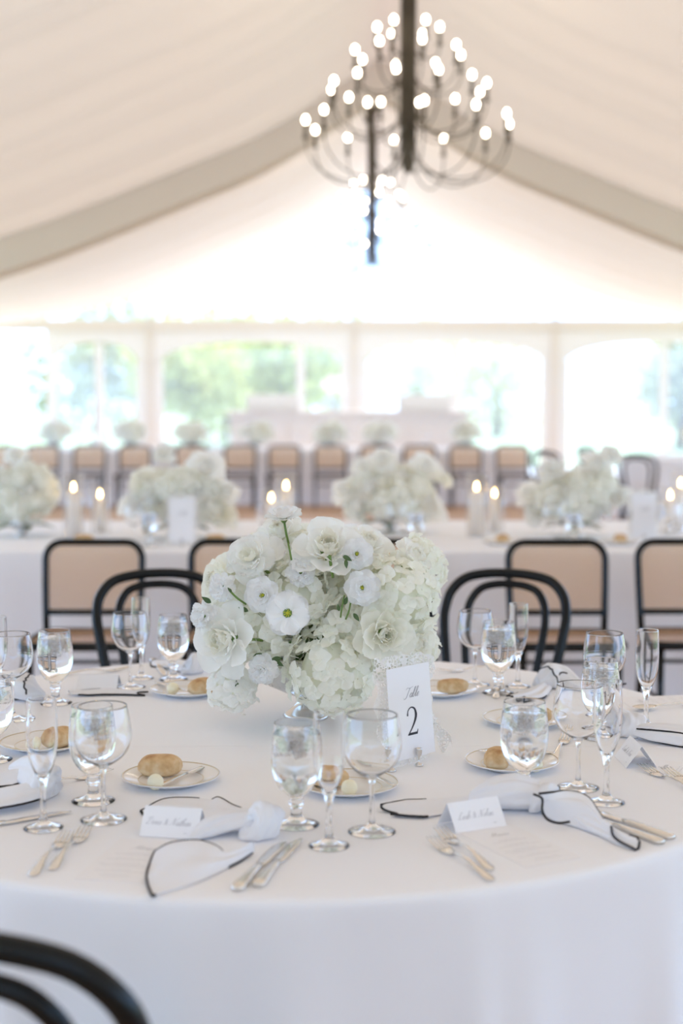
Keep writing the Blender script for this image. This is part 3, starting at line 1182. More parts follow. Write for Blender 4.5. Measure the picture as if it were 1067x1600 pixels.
def add_flower(root, name, kind, p, d, r, seed, label=None):
    """a bloom as a part of the arrangement, its petals as sub-parts"""
    rnd = random.Random(seed)
    e = empty(name)
    e.parent = root
    e.matrix_local = facing(p, d, r, rnd.uniform(0, 6))
    if label:
        e['label'] = label
    for me, M in flower_specs(kind, rnd):
        link('petal', me, e, M)
    if kind in ('lisianthus', 'open_lisianthus'):
        mb = MB()
        mb.lathe([(0, 0.02), (0.09, 0.05), (0.08, 0.12), (0.04, 0.17), (0, 0.18)], 8)
        for k in range(7 if kind == 'open_lisianthus' else 3):
            a = 2 * PI * k / 8
            mb.tube([(0.05 * math.cos(a), 0.05 * math.sin(a), 0.05), (0.15 * math.cos(a), 0.15 * math.sin(a), 0.20)], [0.018, 0.03], 5)
        link('flower_eye', mb.mesh('flower_eye', M_['yolk']), e)
    mb = MB()
    mb.lathe([(0, -0.22), (0.10, -0.2), (0.2, -0.06), (0.22, 0.06), (0.1, 0.1), (0, 0.1)], 8)
    mb.tube([(0, 0, -0.15), (0, 0.05, -0.9), (0.05, 0.1, -1.5)], 0.06, 6)
    link('stem', mb.mesh('stem', M_['green']), e)
    return e


def add_hydrangea(root, p, d, r, seed, n=44, split=True, pool=None, squash=0.82):
    rnd = random.Random(seed)
    pool = pool or FLORET
    e = empty('hydrangea') if split else None
    M0 = facing(p, d, r, rnd.uniform(0, 6))
    if split:
        e.parent = root
        e.matrix_local = M0
    mb = MB()
    for i in range(n):
        z = 1 - 1.62 * (i + 0.5) / n
        rr = math.sqrt(max(0, 1 - z * z))
        a = i * 2.39996 + rnd.uniform(-0.2, 0.2)
        v = Vector((rr * math.cos(a), rr * math.sin(a), z * squash)) * rnd.uniform(0.86, 1.07)
        nn = (v + Vector((rnd.uniform(-1, 1), rnd.uniform(-1, 1), rnd.uniform(-1, 1))) * 0.38)
        Mf = facing(v, nn, rnd.uniform(0.22, 0.285) * math.sqrt(70 / n), rnd.uniform(0, 6))
        me = rnd.choice(pool)
        if split:
            link('floret', me, e, Mf)
        else:
            mb.add([q.co for q in me.vertices], [tuple(f.vertices) for f in me.polygons], Mf)
    core = MB().lathe([(0, -0.66), (0.42, -0.54), (0.66, -0.2), (0.68, 0.18), (0.46, 0.46), (0, 0.56)], 14)
    if split:
        link('flower_core', core.mesh('flower_core', M_['core']), e)
        return e
    mb.add(core.v, core.f)
    o = mb.build('hydrangea', pool[0].materials[0], root, True, M0)
    return o


def joined_flower(kind, seed, mat):
    rnd = random.Random(seed)
    mb = MB()
    for me, M in flower_specs(kind, rnd):
        mb.add([q.co for q in me.vertices], [tuple(f.vertices) for f in me.polygons], M)
    return mb.mesh(kind, mat)


def leaf_mesh(name, L, W, seed=0):
    def fn(a, b):
        t = (a - 0.5) * 2
        w = math.sin(PI * min(1, b ** 0.8)) * W / 2
        return (t * w, L * b, 0.12 * L * math.sin(b * 2.4) - 0.25 * abs(t) * w * -1)
    return MB().grid(fn, 4, 7).mesh(name, M_['leaf'])


LEAF = leaf_mesh('leaf', 1.0, 0.42)

# ------------------------------------------------------------------ the front centrepiece
AX, AY = P(478, 1120).x, 3.15
arr = empty('flower_arrangement', (AX, AY, TOP))
tag(arr, 'large white centrepiece of roses, hydrangeas and lisianthus in a silver footed bowl', 'flower arrangement')
A0 = Vector((AX, AY, TOP))


def rib(a, z):
    return 0.018 * math.cos(24 * a) if z > 0.055 else 0


MB().lathe([(0, 0), (0.050, 0), (0.052, 0.004), (0.047, 0.010), (0.03, 0.022), (0.018, 0.035), (0.020, 0.045), (0.05, 0.058), (0.09, 0.078),
            (0.112, 0.105), (0.122, 0.140), (0.124, 0.150), (0.119, 0.150), (0.107, 0.108), (0.085, 0.085), (0, 0.075)], 96, None, rib).build('bowl', M_['silver'], arr)
MB().lathe([(0, 0.05 + 0.07), (0.10, 0.13), (0.112, 0.165), (0.11, 0.20), (0.08, 0.25), (0.04, 0.27), (0, 0.275)], 20).build('flower_foam', M_['leaf'], arr)
CEN = Vector((AX + 0.0, AY, TOP + 0.20))


def fpos(u, v, y):
    return PY(u, v, y)


def fdir(p, bias=0.35):
    d = (p - CEN).normalized() + Vector((0, -bias, 0.04))
    return d


def flower(name, kind, u, v, y, r, seed, label=None, d=None, back=0.35, bias=0.35):
    p = fpos(u, v, y)
    dd = Vector(d) if d else fdir(p, bias)
    dd.normalize()
    # the photograph shows the front of the bloom: its base lies further in
    return add_flower(arr, name, kind, p - dd * r * back - A0, dd, r, seed, label)


def hyd(u, v, y, r, seed, n=44, split=True, pool=None, bias=0.35):
    p = fpos(u, v, y)
    dd = fdir(p, bias).normalized()
    o = add_hydrangea(arr, p - dd * r * 0.1 - A0, dd, r, seed, n, split, pool)
    return o


# hydrangeas seen well
hyd(520, 1049, 2.97, 0.094, 1, 80)
hyd(628, 928, 3.00, 0.084, 2, 70)
hyd(470, 925, 3.00, 0.066, 3, 46)
hyd(360, 1078, 2.99, 0.050, 4, 32, True, FLORET_W)
hyd(415, 985, 2.99, 0.062, 5, 40)
hyd(545, 975, 2.985, 0.058, 6, 40)
# fillers further in, each one joined
for k, (u, v, y, r) in enumerate(((560, 890, 3.08, 0.075), (385, 935, 3.06, 0.075), (640, 1010, 3.06, 0.070), (470, 870, 3.10, 0.075),
                                  (400, 880, 3.12, 0.07), (660, 880, 3.12, 0.06), (440, 1000, 3.06, 0.06), (500, 960, 3.20, 0.14), (590, 985, 3.2, 0.10), (355, 985, 3.12, 0.08))):
    hyd(u, v, y, r, 20 + k, 60, False)
# roses
flower('rose', 'rose', 343, 1000, 2.93, 0.072, 1, 'large white garden rose turned to the left', d=(-0.55, -0.85, 0.05))
flower('rose', 'rose', 512, 850, 2.96, 0.070, 2, 'white rose facing up at the top', d=(0.05, -0.70, 0.62))
flower('rose', 'cream_rose', 603, 992, 2.92, 0.064, 3, 'cream rose beside the number sign', d=(0.22, -0.95, 0.05))
flower('rose', 'cream_rose', 334, 905, 3.03, 0.056, 4, None, d=(-0.8, -0.45, 0.25))
flower('rose', 'cream_rose', 655, 1005, 2.99, 0.052, 5, None, d=(0.75, -0.6, -0.05))
flower('rose', 'rose', 575, 845, 3.03, 0.058, 6, None, d=(0.35, -0.5, 0.75))
flower('rose', 'cream_rose', 500, 888, 3.02, 0.050, 7, None, d=(0.0, -0.8, 0.4))
flower('rose', 'rose', 435, 825, 3.08, 0.050, 8, None, d=(-0.2, -0.5, 0.8))
flower('rose', 'rose', 650, 865, 3.05, 0.046, 9, None, d=(0.6, -0.4, 0.6))
flower('peony', 'peony', 390, 868, 2.97, 0.068, 10, 'ruffled white peony', d=(-0.35, -0.8, 0.42))
flower('peony', 'peony', 345, 950, 3.08, 0.055, 19, None, d=(-0.8, -0.3, 0.1))
# lisianthus
flower('lisianthus', 'lisianthus', 408, 930, 2.915, 0.040, 11, None, d=(-0.28, -0.95, 0.1))
flower('lisianthus', 'open_lisianthus', 449, 958, 2.885, 0.045, 12, 'open white lisianthus with a yellow-green eye', d=(-0.08, -0.98, 0.12), back=0.1)
flower('lisianthus', 'lisianthus', 567, 919, 2.92, 0.038, 13, None, d=(0.12, -0.98, 0.1))
flower('lisianthus', 'lisianthus', 558, 865, 2.95, 0.035, 14, None, d=(0.1, -0.95, 0.25))
flower('lisianthus', 'lisianthus', 443, 808, 3.04, 0.042, 15, None, d=(-0.1, -0.25, 0.95), back=0.1)
# carnations
flower('carnation', 'carnation', 343, 917, 2.93, 0.033, 16, None, d=(-0.4, -0.85, 0.2))
flower('carnation', 'carnation', 312, 962, 2.95, 0.034, 17, None, d=(-0.6, -0.75, 0.1))
flower('carnation', 'carnation', 408, 1048, 2.915, 0.036, 18, None, d=(-0.2, -0.97, -0.1))
flower('carnation', 'carnation', 470, 893, 2.945, 0.034, 20, None, d=(0.0, -0.92, 0.3))
# visible stems, buds and leaves
for (pts, r) in (([(515, 868, 2.93), (517, 884, 2.94), (520, 902, 2.96)], 0.0032), ([(450, 848, 2.95), (453, 862, 2.94), (457, 884, 2.96)], 0.0020),
                 ([(358, 922, 2.92), (370, 934, 2.92), (384, 944, 2.94)], 0.0022), ([(540, 968, 2.925), (545, 955, 2.925), (548, 940, 2.93)], 0.0018), ([(532, 965, 2.925), (534, 950, 2.925), (538, 930, 2.93)], 0.0018),
                 ([(382, 1000, 2.93), (398, 999, 2.94), (410, 1001, 2.96)], 0.0028)):
    MB().tube(catmull([fpos(*q) - A0 for q in pts], 8), r, 6).build('stem', M_['green'], arr)
for k, (u, v, y, s, dx, dz) in enumerate(((538, 945, 2.93, 0.022, 0.3, 0.9), (530, 955, 2.93, 0.018, -0.2, 0.9), (552, 958, 2.93, 0.022, 0.6, -0.8), (535, 868, 2.94, 0.024, 0.9, -0.5), (540, 874, 2.93, 0.02, 0.1, -1),
                                          (395, 1026, 2.95, 0.034, 1, 0.1), (425, 1030, 2.95, 0.030, 0.9, -0.5), (440, 1028, 2.95, 0.03, -0.9, -0.2), (362, 925, 2.915, 0.014, -0.6, 0.7), (388, 955, 2.95, 0.024, -0.9, 0.4),
                                          (330, 942, 2.96, 0.026, -0.7, 0.5), (380, 1060, 2.97, 0.03, -0.5, -0.4), (448, 1010, 2.96, 0.02, 0.4, 0.5))):
    p = fpos(u, v, y) - A0
    q = Vector((dx, -0.25, dz)).normalized()
    side = q.cross(Vector((0, -1, 0.2))).normalized()
    up = side.cross(q)
    R = Matrix((side, q, up)).transposed().to_4x4()
    link('leaf', LEAF, arr, Matrix.Translation(p) @ R @ Matrix.Scale(s, 4))

# ------------------------------------------------------------------ blurred arrangements further back
ROSE_J = [joined_flower('rose', s, M_['petal']) for s in (1, 2)]
CREAM_J = [joined_flower('cream_rose', 3, M_['cream'])]
PEONY_J = [joined_flower('peony', 4, M_['petal'])]
HYD_J = []
for s in (1, 2):
    rnd0 = random.Random(s)
    mb = MB()
    for i in range(40):
        z = 1 - 1.62 * (i + 0.5) / 40
        rr = math.sqrt(max(0, 1 - z * z))
        a = i * 2.39996
        v = Vector((rr * math.cos(a), rr * math.sin(a), z * 0.85)) * rnd0.uniform(0.9, 1.05)
        Mf = facing(v, v + Vector((rnd0.uniform(-0.35, 0.35), rnd0.uniform(-0.35, 0.35), rnd0.uniform(-0.35, 0.35))), rnd0.uniform(0.25, 0.32), rnd0.uniform(0, 6))
        me = FLORET[i % 4]
        mb.add([q.co for q in me.vertices], [tuple(f.vertices) for f in me.polygons], Mf)
    mb.lathe([(0, -0.72), (0.45, -0.6), (0.74, -0.2), (0.76, 0.2), (0.5, 0.52), (0, 0.64)], 12)
    HYD_J.append(mb.mesh('hydrangea', M_['floret']))
VASE = MB().lathe([(0, 0), (0.055, 0), (0.056, 0.006), (0.03, 0.02), (0.022, 0.035), (0.06, 0.055), (0.1, 0.09), (0.108, 0.13), (0.102, 0.13), (0.09, 0.09), (0, 0.075)], 32).mesh('bowl', M_['silver'])


def arrangement(loc, w, h, label, seed, group, count=17, lift=0.05, skew=0.0, pops=()):
    rnd = random.Random(seed)
    r = empty('flower_arrangement', loc)
    tag(r, label, 'flower arrangement', group)
    link('bowl', VASE, r, Matrix.Scale(min(1.0, w / 0.5) * 0.85, 4))
    for i in range(count):
        t = (i + 0.5) / count
        z = 1 - 1.45 * t
        rr = math.sqrt(max(0, 1 - z * z))
        a = i * 2.39996 + seed
        rad = w * rnd.uniform(0.12, 0.20)
        c = Vector((rr * math.cos(a) * (w / 2 - rad * 0.8), rr * math.sin(a) * (w / 2 - rad) * 0.8, 0))
        zc = lift + (h - lift) * 0.5 + z * ((h - lift) / 2 - rad * 0.7) + rnd.uniform(-0.02, 0.02)
        c.z = max(zc + skew * c.x, rad * 0.95)
        d = Vector((c.x, c.y, (zc - lift) * 0.8 - 0.05))
        nm, me = rnd.choice([('rose', ROSE_J[0]), ('rose', ROSE_J[1]), ('rose', CREAM_J[0]), ('peony', PEONY_J[0]), ('hydrangea', HYD_J[0]), ('hydrangea', HYD_J[1]), ('hydrangea', HYD_J[0])])
        link(nm, me, r, facing(c - d.normalized() * rad * 0.2, d, rad, rnd.uniform(0, 6)))
    link('hydrangea', HYD_J[1], r, facing(Vector((0, 0, lift + (h - lift) * 0.45)), (0, -0.6, 0.8), min(w * 0.34, h * 0.34)))
    for (dx, dz, rr) in pops:
        link('rose', rnd.choice(ROSE_J + CREAM_J + PEONY_J), r, facing(Vector((dx, -0.04, dz)), (dx * 1.5, -0.5, 0.5), rr, rnd.uniform(0, 6)))
    for k in range(6):
        a = k * 1.05 + seed
        link('leaf', LEAF, r, Matrix.Translation((0.06 * math.cos(a), 0.06 * math.sin(a), lift + 0.02)) @ Matrix.Rotation(a - PI / 2, 4, 'Z') @ Matrix.Rotation(-0.2, 4, 'X') @ Matrix.Scale(0.12, 4))
    return r


for k, (u, v, w, h, lb, sk, pops) in enumerate(((36, 838, 0.40, 0.39, 'blurred white flower arrangement on the long table, at the left edge', 0.25, ((-0.02, 0.41, 0.065), (0.07, 0.30, 0.07), (-0.12, 0.3, 0.08), (0.09, 0.16, 0.07))),
                                          (281, 842, 0.52, 0.38, 'blurred white flower arrangement behind a number card on the long table', 0.0, ((-0.07, 0.43, 0.07), (0.14, 0.36, 0.10), (-0.17, 0.30, 0.08), (0.24, 0.24, 0.07), (-0.22, 0.18, 0.09), (0.2, 0.12, 0.10))),
                                          (610, 832, 0.54, 0.36, 'blurred white flower arrangement right behind the front centrepiece', 0.1, ((0.18, 0.34, 0.09), (0.27, 0.28, 0.06), (-0.04, 0.38, 0.08), (-0.15, 0.35, 0.06), (-0.24, 0.22, 0.08), (0.2, 0.12, 0.1))),
                                          (896, 838, 0.52, 0.37, 'blurred creamy flower arrangement above the right cane chairs', 0.12, ((0.18, 0.42, 0.065), (0.1, 0.36, 0.09), (-0.12, 0.34, 0.08), (-0.24, 0.22, 0.07), (0.25, 0.2, 0.08), (-0.18, 0.12, 0.1))))):
    p = P(u, v)
    arrangement((p.x, p.y, TOP), w, h, lb, 3 + k * 5, 'flower arrangements on the long middle table', 24, 0.035, sk, pops)
for k, (u, lb) in enumerate(((88, 'above the second far chair'), (204, 'above the fourth far chair'), (300, 'above the fifth far chair'), (400, 'between the sixth and seventh far chairs'),
                             (515, 'above the eighth far chair'), (592, 'above the ninth far chair'), (727, 'above the eleventh far chair'))):
    arrangement(((u - 533.5) * 20.5 / F, 20.45, TOP), 0.56, 0.43, 'faint cream flower arrangement on the farthest long table ' + lb, 40 + k, 'flower arrangements on the far table', 15)
pt = P(1015, 712)
arrangement((4.42, 17.7, TOP), 0.42, 0.46, 'faint cream flower arrangement on the far round table', 60, None, 12)

tv = empty('flower_vase', ((519 - 533.5) * 22.5 / F, 22.5, 1.29))
tag(tv, 'tall glass vase of cream flowers on the bar', 'vase')
MB().lathe([(0, 0), (0.07, 0), (0.05, 0.02), (0.03, 0.1), (0.04, 0.22), (0.06, 0.27), (0.056, 0.27), (0.035, 0.22), (0.024, 0.1), (0, 0.03)], 20).build('vase', M_['silver'], tv)
for k in range(8):
    a = k * 2.4
    c = Vector((0.11 * math.cos(a), 0.11 * math.sin(a), 0.36 + 0.06 * (k % 3)))
    link('rose', (CREAM_J + ROSE_J)[k % 3], tv, facing(c, c - Vector((0, 0, 0.25)), 0.085))

# ------------------------------------------------------------------ glassware
GOB = [(0, 0), (0.036, 0), (0.0368, 0.0016), (0.0345, 0.0035), (0.018, 0.0075), (0.0105, 0.014), (0.0088, 0.022), (0.0095, 0.029), (0.0120, 0.034), (0.0120, 0.038),
       (0.0098, 0.042), (0.0135, 0.048), (0.0245, 0.058), (0.0335, 0.072), (0.0385, 0.088), (0.0405, 0.104), (0.0400, 0.122), (0.0380, 0.142), (0.0352, 0.163), (0.0347, 0.1660)]
GOB_IN = [(0.0335, 0.1660), (0.0338, 0.163), (0.0366, 0.142), (0.0386, 0.122), (0.0391, 0.104), (0.0370, 0.0885), (0.0320, 0.0735), (0.0230, 0.0605), (0.012, 0.0535), (0, 0.0515)]
WINE = [(0, 0), (0.0385, 0), (0.0393, 0.0014), (0.037, 0.0028), (0.020, 0.0060), (0.0085, 0.011), (0.0048, 0.020), (0.0040, 0.040), (0.0040, 0.070), (0.0050, 0.084), (0.0090, 0.0915),
        (0.0200, 0.0985), (0.0335, 0.1085), (0.0430, 0.122), (0.0478, 0.138), (0.0482, 0.152), (0.0462, 0.170), (0.0430, 0.188), (0.0415, 0.1960)]
WINE_IN = [(0.0404, 0.1960), (0.0419, 0.188), (0.0451, 0.170), (0.0471, 0.152), (0.0467, 0.138), (0.0419, 0.1227), (0.0325, 0.1098), (0.019, 0.1003), (0.008, 0.0955), (0, 0.0945)]
FLU = [(0, 0), (0.032, 0), (0.0327, 0.0013), (0.031, 0.0026), (0.016, 0.0068), (0.0085, 0.013), (0.0055, 0.024), (0.0048, 0.045), (0.0052, 0.066), (0.0080, 0.080),
       (0.0125, 0.092), (0.0185, 0.107), (0.0230, 0.124), (0.0252, 0.144), (0.0258, 0.165), (0.0252, 0.190), (0.0243, 0.2150), (0.0241, 0.2180)]
FLU_IN = [(0.0231, 0.2180), (0.0233, 0.215), (0.0242, 0.190), (0.0248, 0.165), (0.0242, 0.144), (0.0220, 0.1245), (0.0175, 0.108), (0.0113, 0.0945), (0.005, 0.087), (0, 0.0855)]


def dense(prof):
    pts = catmull([Vector((r, z, 0)) for r, z in prof], len(prof) * 3)
    out = [(max(0, p.x), p.y) for p in pts]
    out[0] = prof[0]
    out[-1] = prof[-1]
    return out


def lathe_glass(outer, inner, n=56):
    a = outer[:3] + dense(outer[3:])[1:]
    return MB().lathe(a + dense(inner), n)


def ice_mesh(seed, s):
    rnd = random.Random(seed)
    mb = MB()
    mb.box((0, 0, 0), (s, s * 0.9, s * 0.8))
    mb.v = [tuple(c * rnd.uniform(0.85, 1.12) for c in p) for p in mb.v]
    return mb.mesh('ice_cube', M_['ice'], False)


ICE = [ice_mesh(s, 0.021) for s in (1, 2, 3)]


def make_goblet():
    r = empty('water_goblet')
    lathe_glass(GOB, GOB_IN).build('glass_body', M_['glass'], r)
    lv = 0.150
    wi = [(0, 0.0512), (0.012, 0.0532), (0.0232, 0.0602), (0.0323, 0.0733), (0.0373, 0.0884), (0.0394, 0.104), (0.0389, 0.122), (0.0369, 0.142), (0.03585, lv), (0.034, lv - 0.0006), (0, lv - 0.0006)]
    MB().lathe(dense(wi[:-2]) + wi[-2:], 48).build('water', M_['water'], r)
    rnd = random.Random(4)
    for k in range(9):
        a = k * 2.4
        rr = 0.017 if k % 3 else 0.006
        M = Matrix.Translation((rr * math.cos(a), rr * math.sin(a), 0.140 - 0.0055 * (k // 3) * 2.0 + rnd.uniform(-0.003, 0.008))) @ Matrix.Rotation(rnd.uniform(0, 3), 4, 'Z') @ Matrix.Rotation(rnd.uniform(0, 3), 4, 'X')
        link('ice_cube', ICE[k % 3], r, M)
    return r


def glass_thing(name, outer, inner):
    r = empty(name)
    k = 10 if name == 'wine_glass' else 9
    o = lathe_glass(outer, inner).build('glass_body', M_['glass'], r)
    return r


def one_mesh_glass(name, outer, inner):
    return lathe_glass(outer, inner).build(name, M_['glass'])


goblet = Proto(make_goblet())
wine = Proto(one_mesh_glass('wine_glass', WINE, WINE_IN))
flute = Proto(one_mesh_glass('champagne_flute', FLU, FLU_IN))
Z0 = TOP + 0.0006


def on(u, v, dz=0.0006):
    p = P(u, v)
    return (p.x, p.y, TOP + dz)


GG, GW, GF = 'water goblets on the front table', 'wine glasses on the front table', 'champagne flutes on the front table'
for (u, v, s, lb) in ((463, 1289, 1.05, 'goblet of ice water front and centre beside the champagne flute'),
                      (818, 1248, 1.06, 'goblet of ice water rising behind the big knotted napkin'),
                      (937, 1153, 1.0, 'goblet of ice water at the right, in front of the empty wine glass'),
                      (778, 1083, 1.05, 'goblet heaped with ice before the right hoop-back chair'),
                      (271, 1062, 1.0, 'goblet of water touching the flowers, before the left hoop-back chair'),
                      (87, 1099, 1.04, 'goblet of water before the leftmost cane chair'),
                      (146, 1252, 1.04, 'goblet of water overlapped by the left wine glass'),
                      (-10, 1188, 1.0, 'goblet of water cut by the left edge')):
    goblet.put(on(u, v), u * 0.01, lb, 'glass', GG, s)
for (u, v, s, lb) in ((581, 1300, 1.0, 'empty balloon wine glass in front of the number sign'),
                      (903, 1231, 0.98, 'empty wine glass behind the right-hand champagne flute'),
                      (943, 1122, 0.98, 'empty wine glass standing tallest behind the right goblet'),
                      (742, 1070, 0.95, 'empty wine glass beside the heaped ice goblet'),
                      (204, 1074, 0.95, 'empty wine glass before the left hoop-back chair, overlapping a flute'),
                      (20, 1124, 0.98, 'empty wine glass near the left edge, before the cane chair'),
                      (162, 1281, 1.0, 'empty balloon wine glass standing among the left front glasses')):
    wine.put(on(u, v), 0, lb, 'glass', GW, s)
for (u, v, s, lb) in ((514, 1322, 1.0, 'empty champagne flute nearest the camera, between goblet and wine glass'),
                      (947, 1254, 1.0, 'empty champagne flute beside the knife handles at the right'),
                      (1009, 1137, 0.98, 'empty champagne flute standing alone at the right edge'),
                      (809, 1073, 0.95, 'empty champagne flute before the right hoop-back chair'),
                      (221, 1060, 0.95, 'empty champagne flute behind the wine glass at the left hoop-back chair'),
                      (-4, 1108, 0.98, 'empty champagne flute cut by the left edge'),
                      (68, 1294, 1.0, 'empty champagne flute in front of the left knotted napkin')):
    flute.put(on(u, v), 0, lb, 'glass', GF, s)


# ------------------------------------------------------------------ bread plates, rolls, butter, spreaders
def make_plate():
    r = empty('bread_plate')
    MB().lathe([(0, 0.002), (0.05, 0.002), (0.052, 0.0), (0.056, 0.0), (0.060, 0.003), (0.086, 0.0115), (0.0905, 0.0135), (0.0915, 0.0148), (0.0905, 0.0156), (0.085, 0.0140), (0.060, 0.0062), (0.054, 0.0045), (0, 0.0042)], 64).build('dish', M_['china'], r)
    ring = lambda rr, z: [(rr * math.cos(2 * PI * k / 64), rr * math.sin(2 * PI * k / 64), z) for k in range(64)]
    MB().tube(ring(0.0885, 0.0152), 0.0007, 6, closed=True).build('gold_rim', M_['gold'], r)
    MB().tube(ring(0.0605, 0.0064), 0.0005, 6, closed=True).build('gold_line', M_['gold'], r)
    return r


plate = Proto(make_plate())
ROLLS = []
for s in (1, 2, 3):
    def fn(a, b, s=s):
        th, ph = a * 2 * PI, b * PI
        v = Vector((math.sin(ph) * math.cos(th), math.sin(ph) * math.sin(th), math.cos(ph)))
        k = 1 + 0.10 * noise.noise(v * 1.6 + Vector((s * 5, 0, 0))) + 0.03 * noise.noise(v * 5 + Vector((0, s * 3, 0)))
        ex = 0.78
        w = Vector([math.copysign(abs(c) ** ex, c) for c in v])
        return (w.x * 0.044 * k, w.y * 0.029 * k, 0.0215 + w.z * 0.0215 * k)
    me = MB().grid(fn, 36, 20, closed_u=True).mesh('bread_roll', M_['crust'])
    ROLLS.append(me)


def roll_at(p, rz, label, k, s=1.0, group='bread rolls on the front table'):
    o = link('bread_roll', ROLLS[k % 3])
    o.location = p
    o.rotation_euler = (0, 0, rz)
    o.scale = (s, s, s)
    return tag(o, label, 'bread roll', group)


def fnb(a, b):
    th, ph = a * 2 * PI, b * PI
    v = Vector((math.sin(ph) * math.cos(th), math.sin(ph) * math.sin(th), math.cos(ph)))
    k = 1 + 0.04 * noise.noise(v * 2.5)
    return (v.x * 0.0148 * k, v.y * 0.0148 * k, max(0.0, 0.0140 + v.z * 0.0145 * k))


BUTTER = MB().grid(fnb, 24, 14, closed_u=True).mesh('butter_ball', M_['butter'])


def butter_at(p, label):
    o = link('butter_ball', BUTTER)
    o.location = p
    return tag(o, label, 'butter', 'butter balls on the bread plates')


def make_spreader():
    r = empty('butter_knife')
    MB().loft([(0.0, 0.0008, 0.003, 0.0006, 0.002), (0.008, 0.006, 0.003, 0.0007, 0.002), (0.035, 0.0085, 0.003, 0.0008, 0.003), (0.055, 0.0075, 0.003, 0.001, 0.002), (0.062, 0.003, 0.003, 0.0014, 0.0)]).build('blade', M_['steel'], r)
    MB().loft([(0.060, 0.003, 0.003, 0.0014, 0), (0.075, 0.0028, 0.004, 0.0018, 0), (0.11, 0.004, 0.004, 0.002, 0), (0.142, 0.0056, 0.003, 0.0015, 0), (0.150, 0.004, 0.0028, 0.0012, 0)]).build('handle', M_['steel'], r)
    return r


spreader = Proto(make_spreader())


def lay(proto, a, b, z, length, label, cat, group, pivot=0.5):
    """lay a piece of cutlery from pixel a (its tip) towards pixel b (its end), real length kept"""
    pa, pb = P(*a), P(*b)
    d = (pb - pa)
    mid = pa.lerp(pb, pivot)
    d2 = Vector((d.x, d.y, 0)).normalized()
    st = mid - d2 * length * pivot
    return proto.put((st.x, st.y, z), math.atan2(d2.y, d2.x), label, cat, group)


PL = 'bread plates on the front table'
for (u, v, lb) in ((267, 1222, 'gold-rimmed bread plate with the whole golden roll, front left'), (545, 1234, 'gold-rimmed bread plate seen through the front glasses'),
                   (800, 1198, 'gold-rimmed bread plate behind the big knotted napkin'), (819, 1131, 'gold-rimmed bread plate beside the black-looped napkin'),
                   (688, 1084, 'gold-rimmed bread plate half hidden behind the number sign'), (294, 1084, 'gold-rimmed bread plate tucked under the left side of the flowers'),
                   (70, 1168, 'gold-rimmed bread plate behind the left front champagne flute')):
    plate.put(on(u, v), 0, lb, 'plate', PL)
zr = 0.0052
for k, (u, v, rz, s, lb) in enumerate(((251, 1216, 0.12, 0.92, 'whole golden bread roll on the front left plate'),
                                       (512, 1233, -0.3, 0.85, 'bread roll seen through the front champagne flute'),
                                       (778, 1203, 1.25, 0.88, 'bread roll with browned end behind the big napkin'),
                                       (838, 1133, 0.5, 0.8, 'bread roll on the plate by the black-looped napkin'),
                                       (707, 1087, 0.1, 0.85, 'bread roll peeking out behind the number sign'),
                                       (317, 1088, 0.9, 0.9, 'bread roll tucked under the flowers at the left'),
                                       (92, 1170, 1.0, 0.9, 'bread roll seen beside the left champagne flute'))):
    roll_at(on(u, v, zr), rz, lb, k, s)
for (u, v, lb) in ((243, 1238, 'pale butter ball in front of the whole roll'), (546, 1247, 'pale butter ball in front of the goblet and flute'),
                   (836, 1210, 'pale butter ball behind the big napkin'), (270, 1088, 'pale butter ball on the plate under the flowers'), (52, 1177, 'pale butter ball on the far left plate')):
    butter_at(on(u, v, zr), lb)
SK = 'butter knives on the bread plates'
lay(spreader, (318, 1207), (254, 1236), TOP + 0.0100, 0.15, 'butter knife lying beside the whole golden roll', 'knife', SK)
lay(spreader, (558, 1216), (612, 1240), TOP + 0.0145, 0.15, 'butter knife on the plate behind the front glasses', 'knife', SK, 0.6)
lay(spreader, (738, 1187), (876, 1190), TOP + 0.0150, 0.15, 'butter knife across the plate behind the big napkin', 'knife', SK)
lay(spreader, (244, 1077), (292, 1091), TOP + 0.0145, 0.15, 'butter knife on the plate under the flowers', 'knife', SK)


# ------------------------------------------------------------------ cutlery
def make_fork():
    r = empty('fork')
    mb = MB()
    # head: palm and four tines, rising a little
    mb.loft([(0.043, 0.0115, 0.0040, 0.0008, 0), (0.050, 0.0120, 0.0032, 0.0009, 0), (0.058, 0.0115, 0.0028, 0.0010, 0), (0.068, 0.0080, 0.0030, 0.0012, 0), (0.076, 0.0040, 0.0045, 0.0014, 0)])
    for k in range(4):
        y = (k - 1.5) * 0.0068
        mb.loft([(0.0, 0.0007, 0.0105, 0.0005, y * 1.0), (0.012, 0.0013, 0.0085, 0.0007, y), (0.03, 0.0017, 0.0055, 0.0008, y), (0.046, 0.0022, 0.0037, 0.0009, y)])
    mb.build('head', M_['steel'], r)
    MB().loft([(0.074, 0.0042, 0.0042, 0.0014, 0), (0.085, 0.0028, 0.0075, 0.0016, 0), (0.105, 0.0026, 0.0105, 0.0017, 0), (0.135, 0.0042, 0.0095, 0.0016, 0), (0.165, 0.0072, 0.0055, 0.0013, 0),
               (0.188, 0.0092, 0.0030, 0.0012, 0), (0.198, 0.0078, 0.0024, 0.0011, 0), (0.202, 0.0035, 0.0022, 0.0010, 0)]).build('handle', M_['steel'], r)
    return r


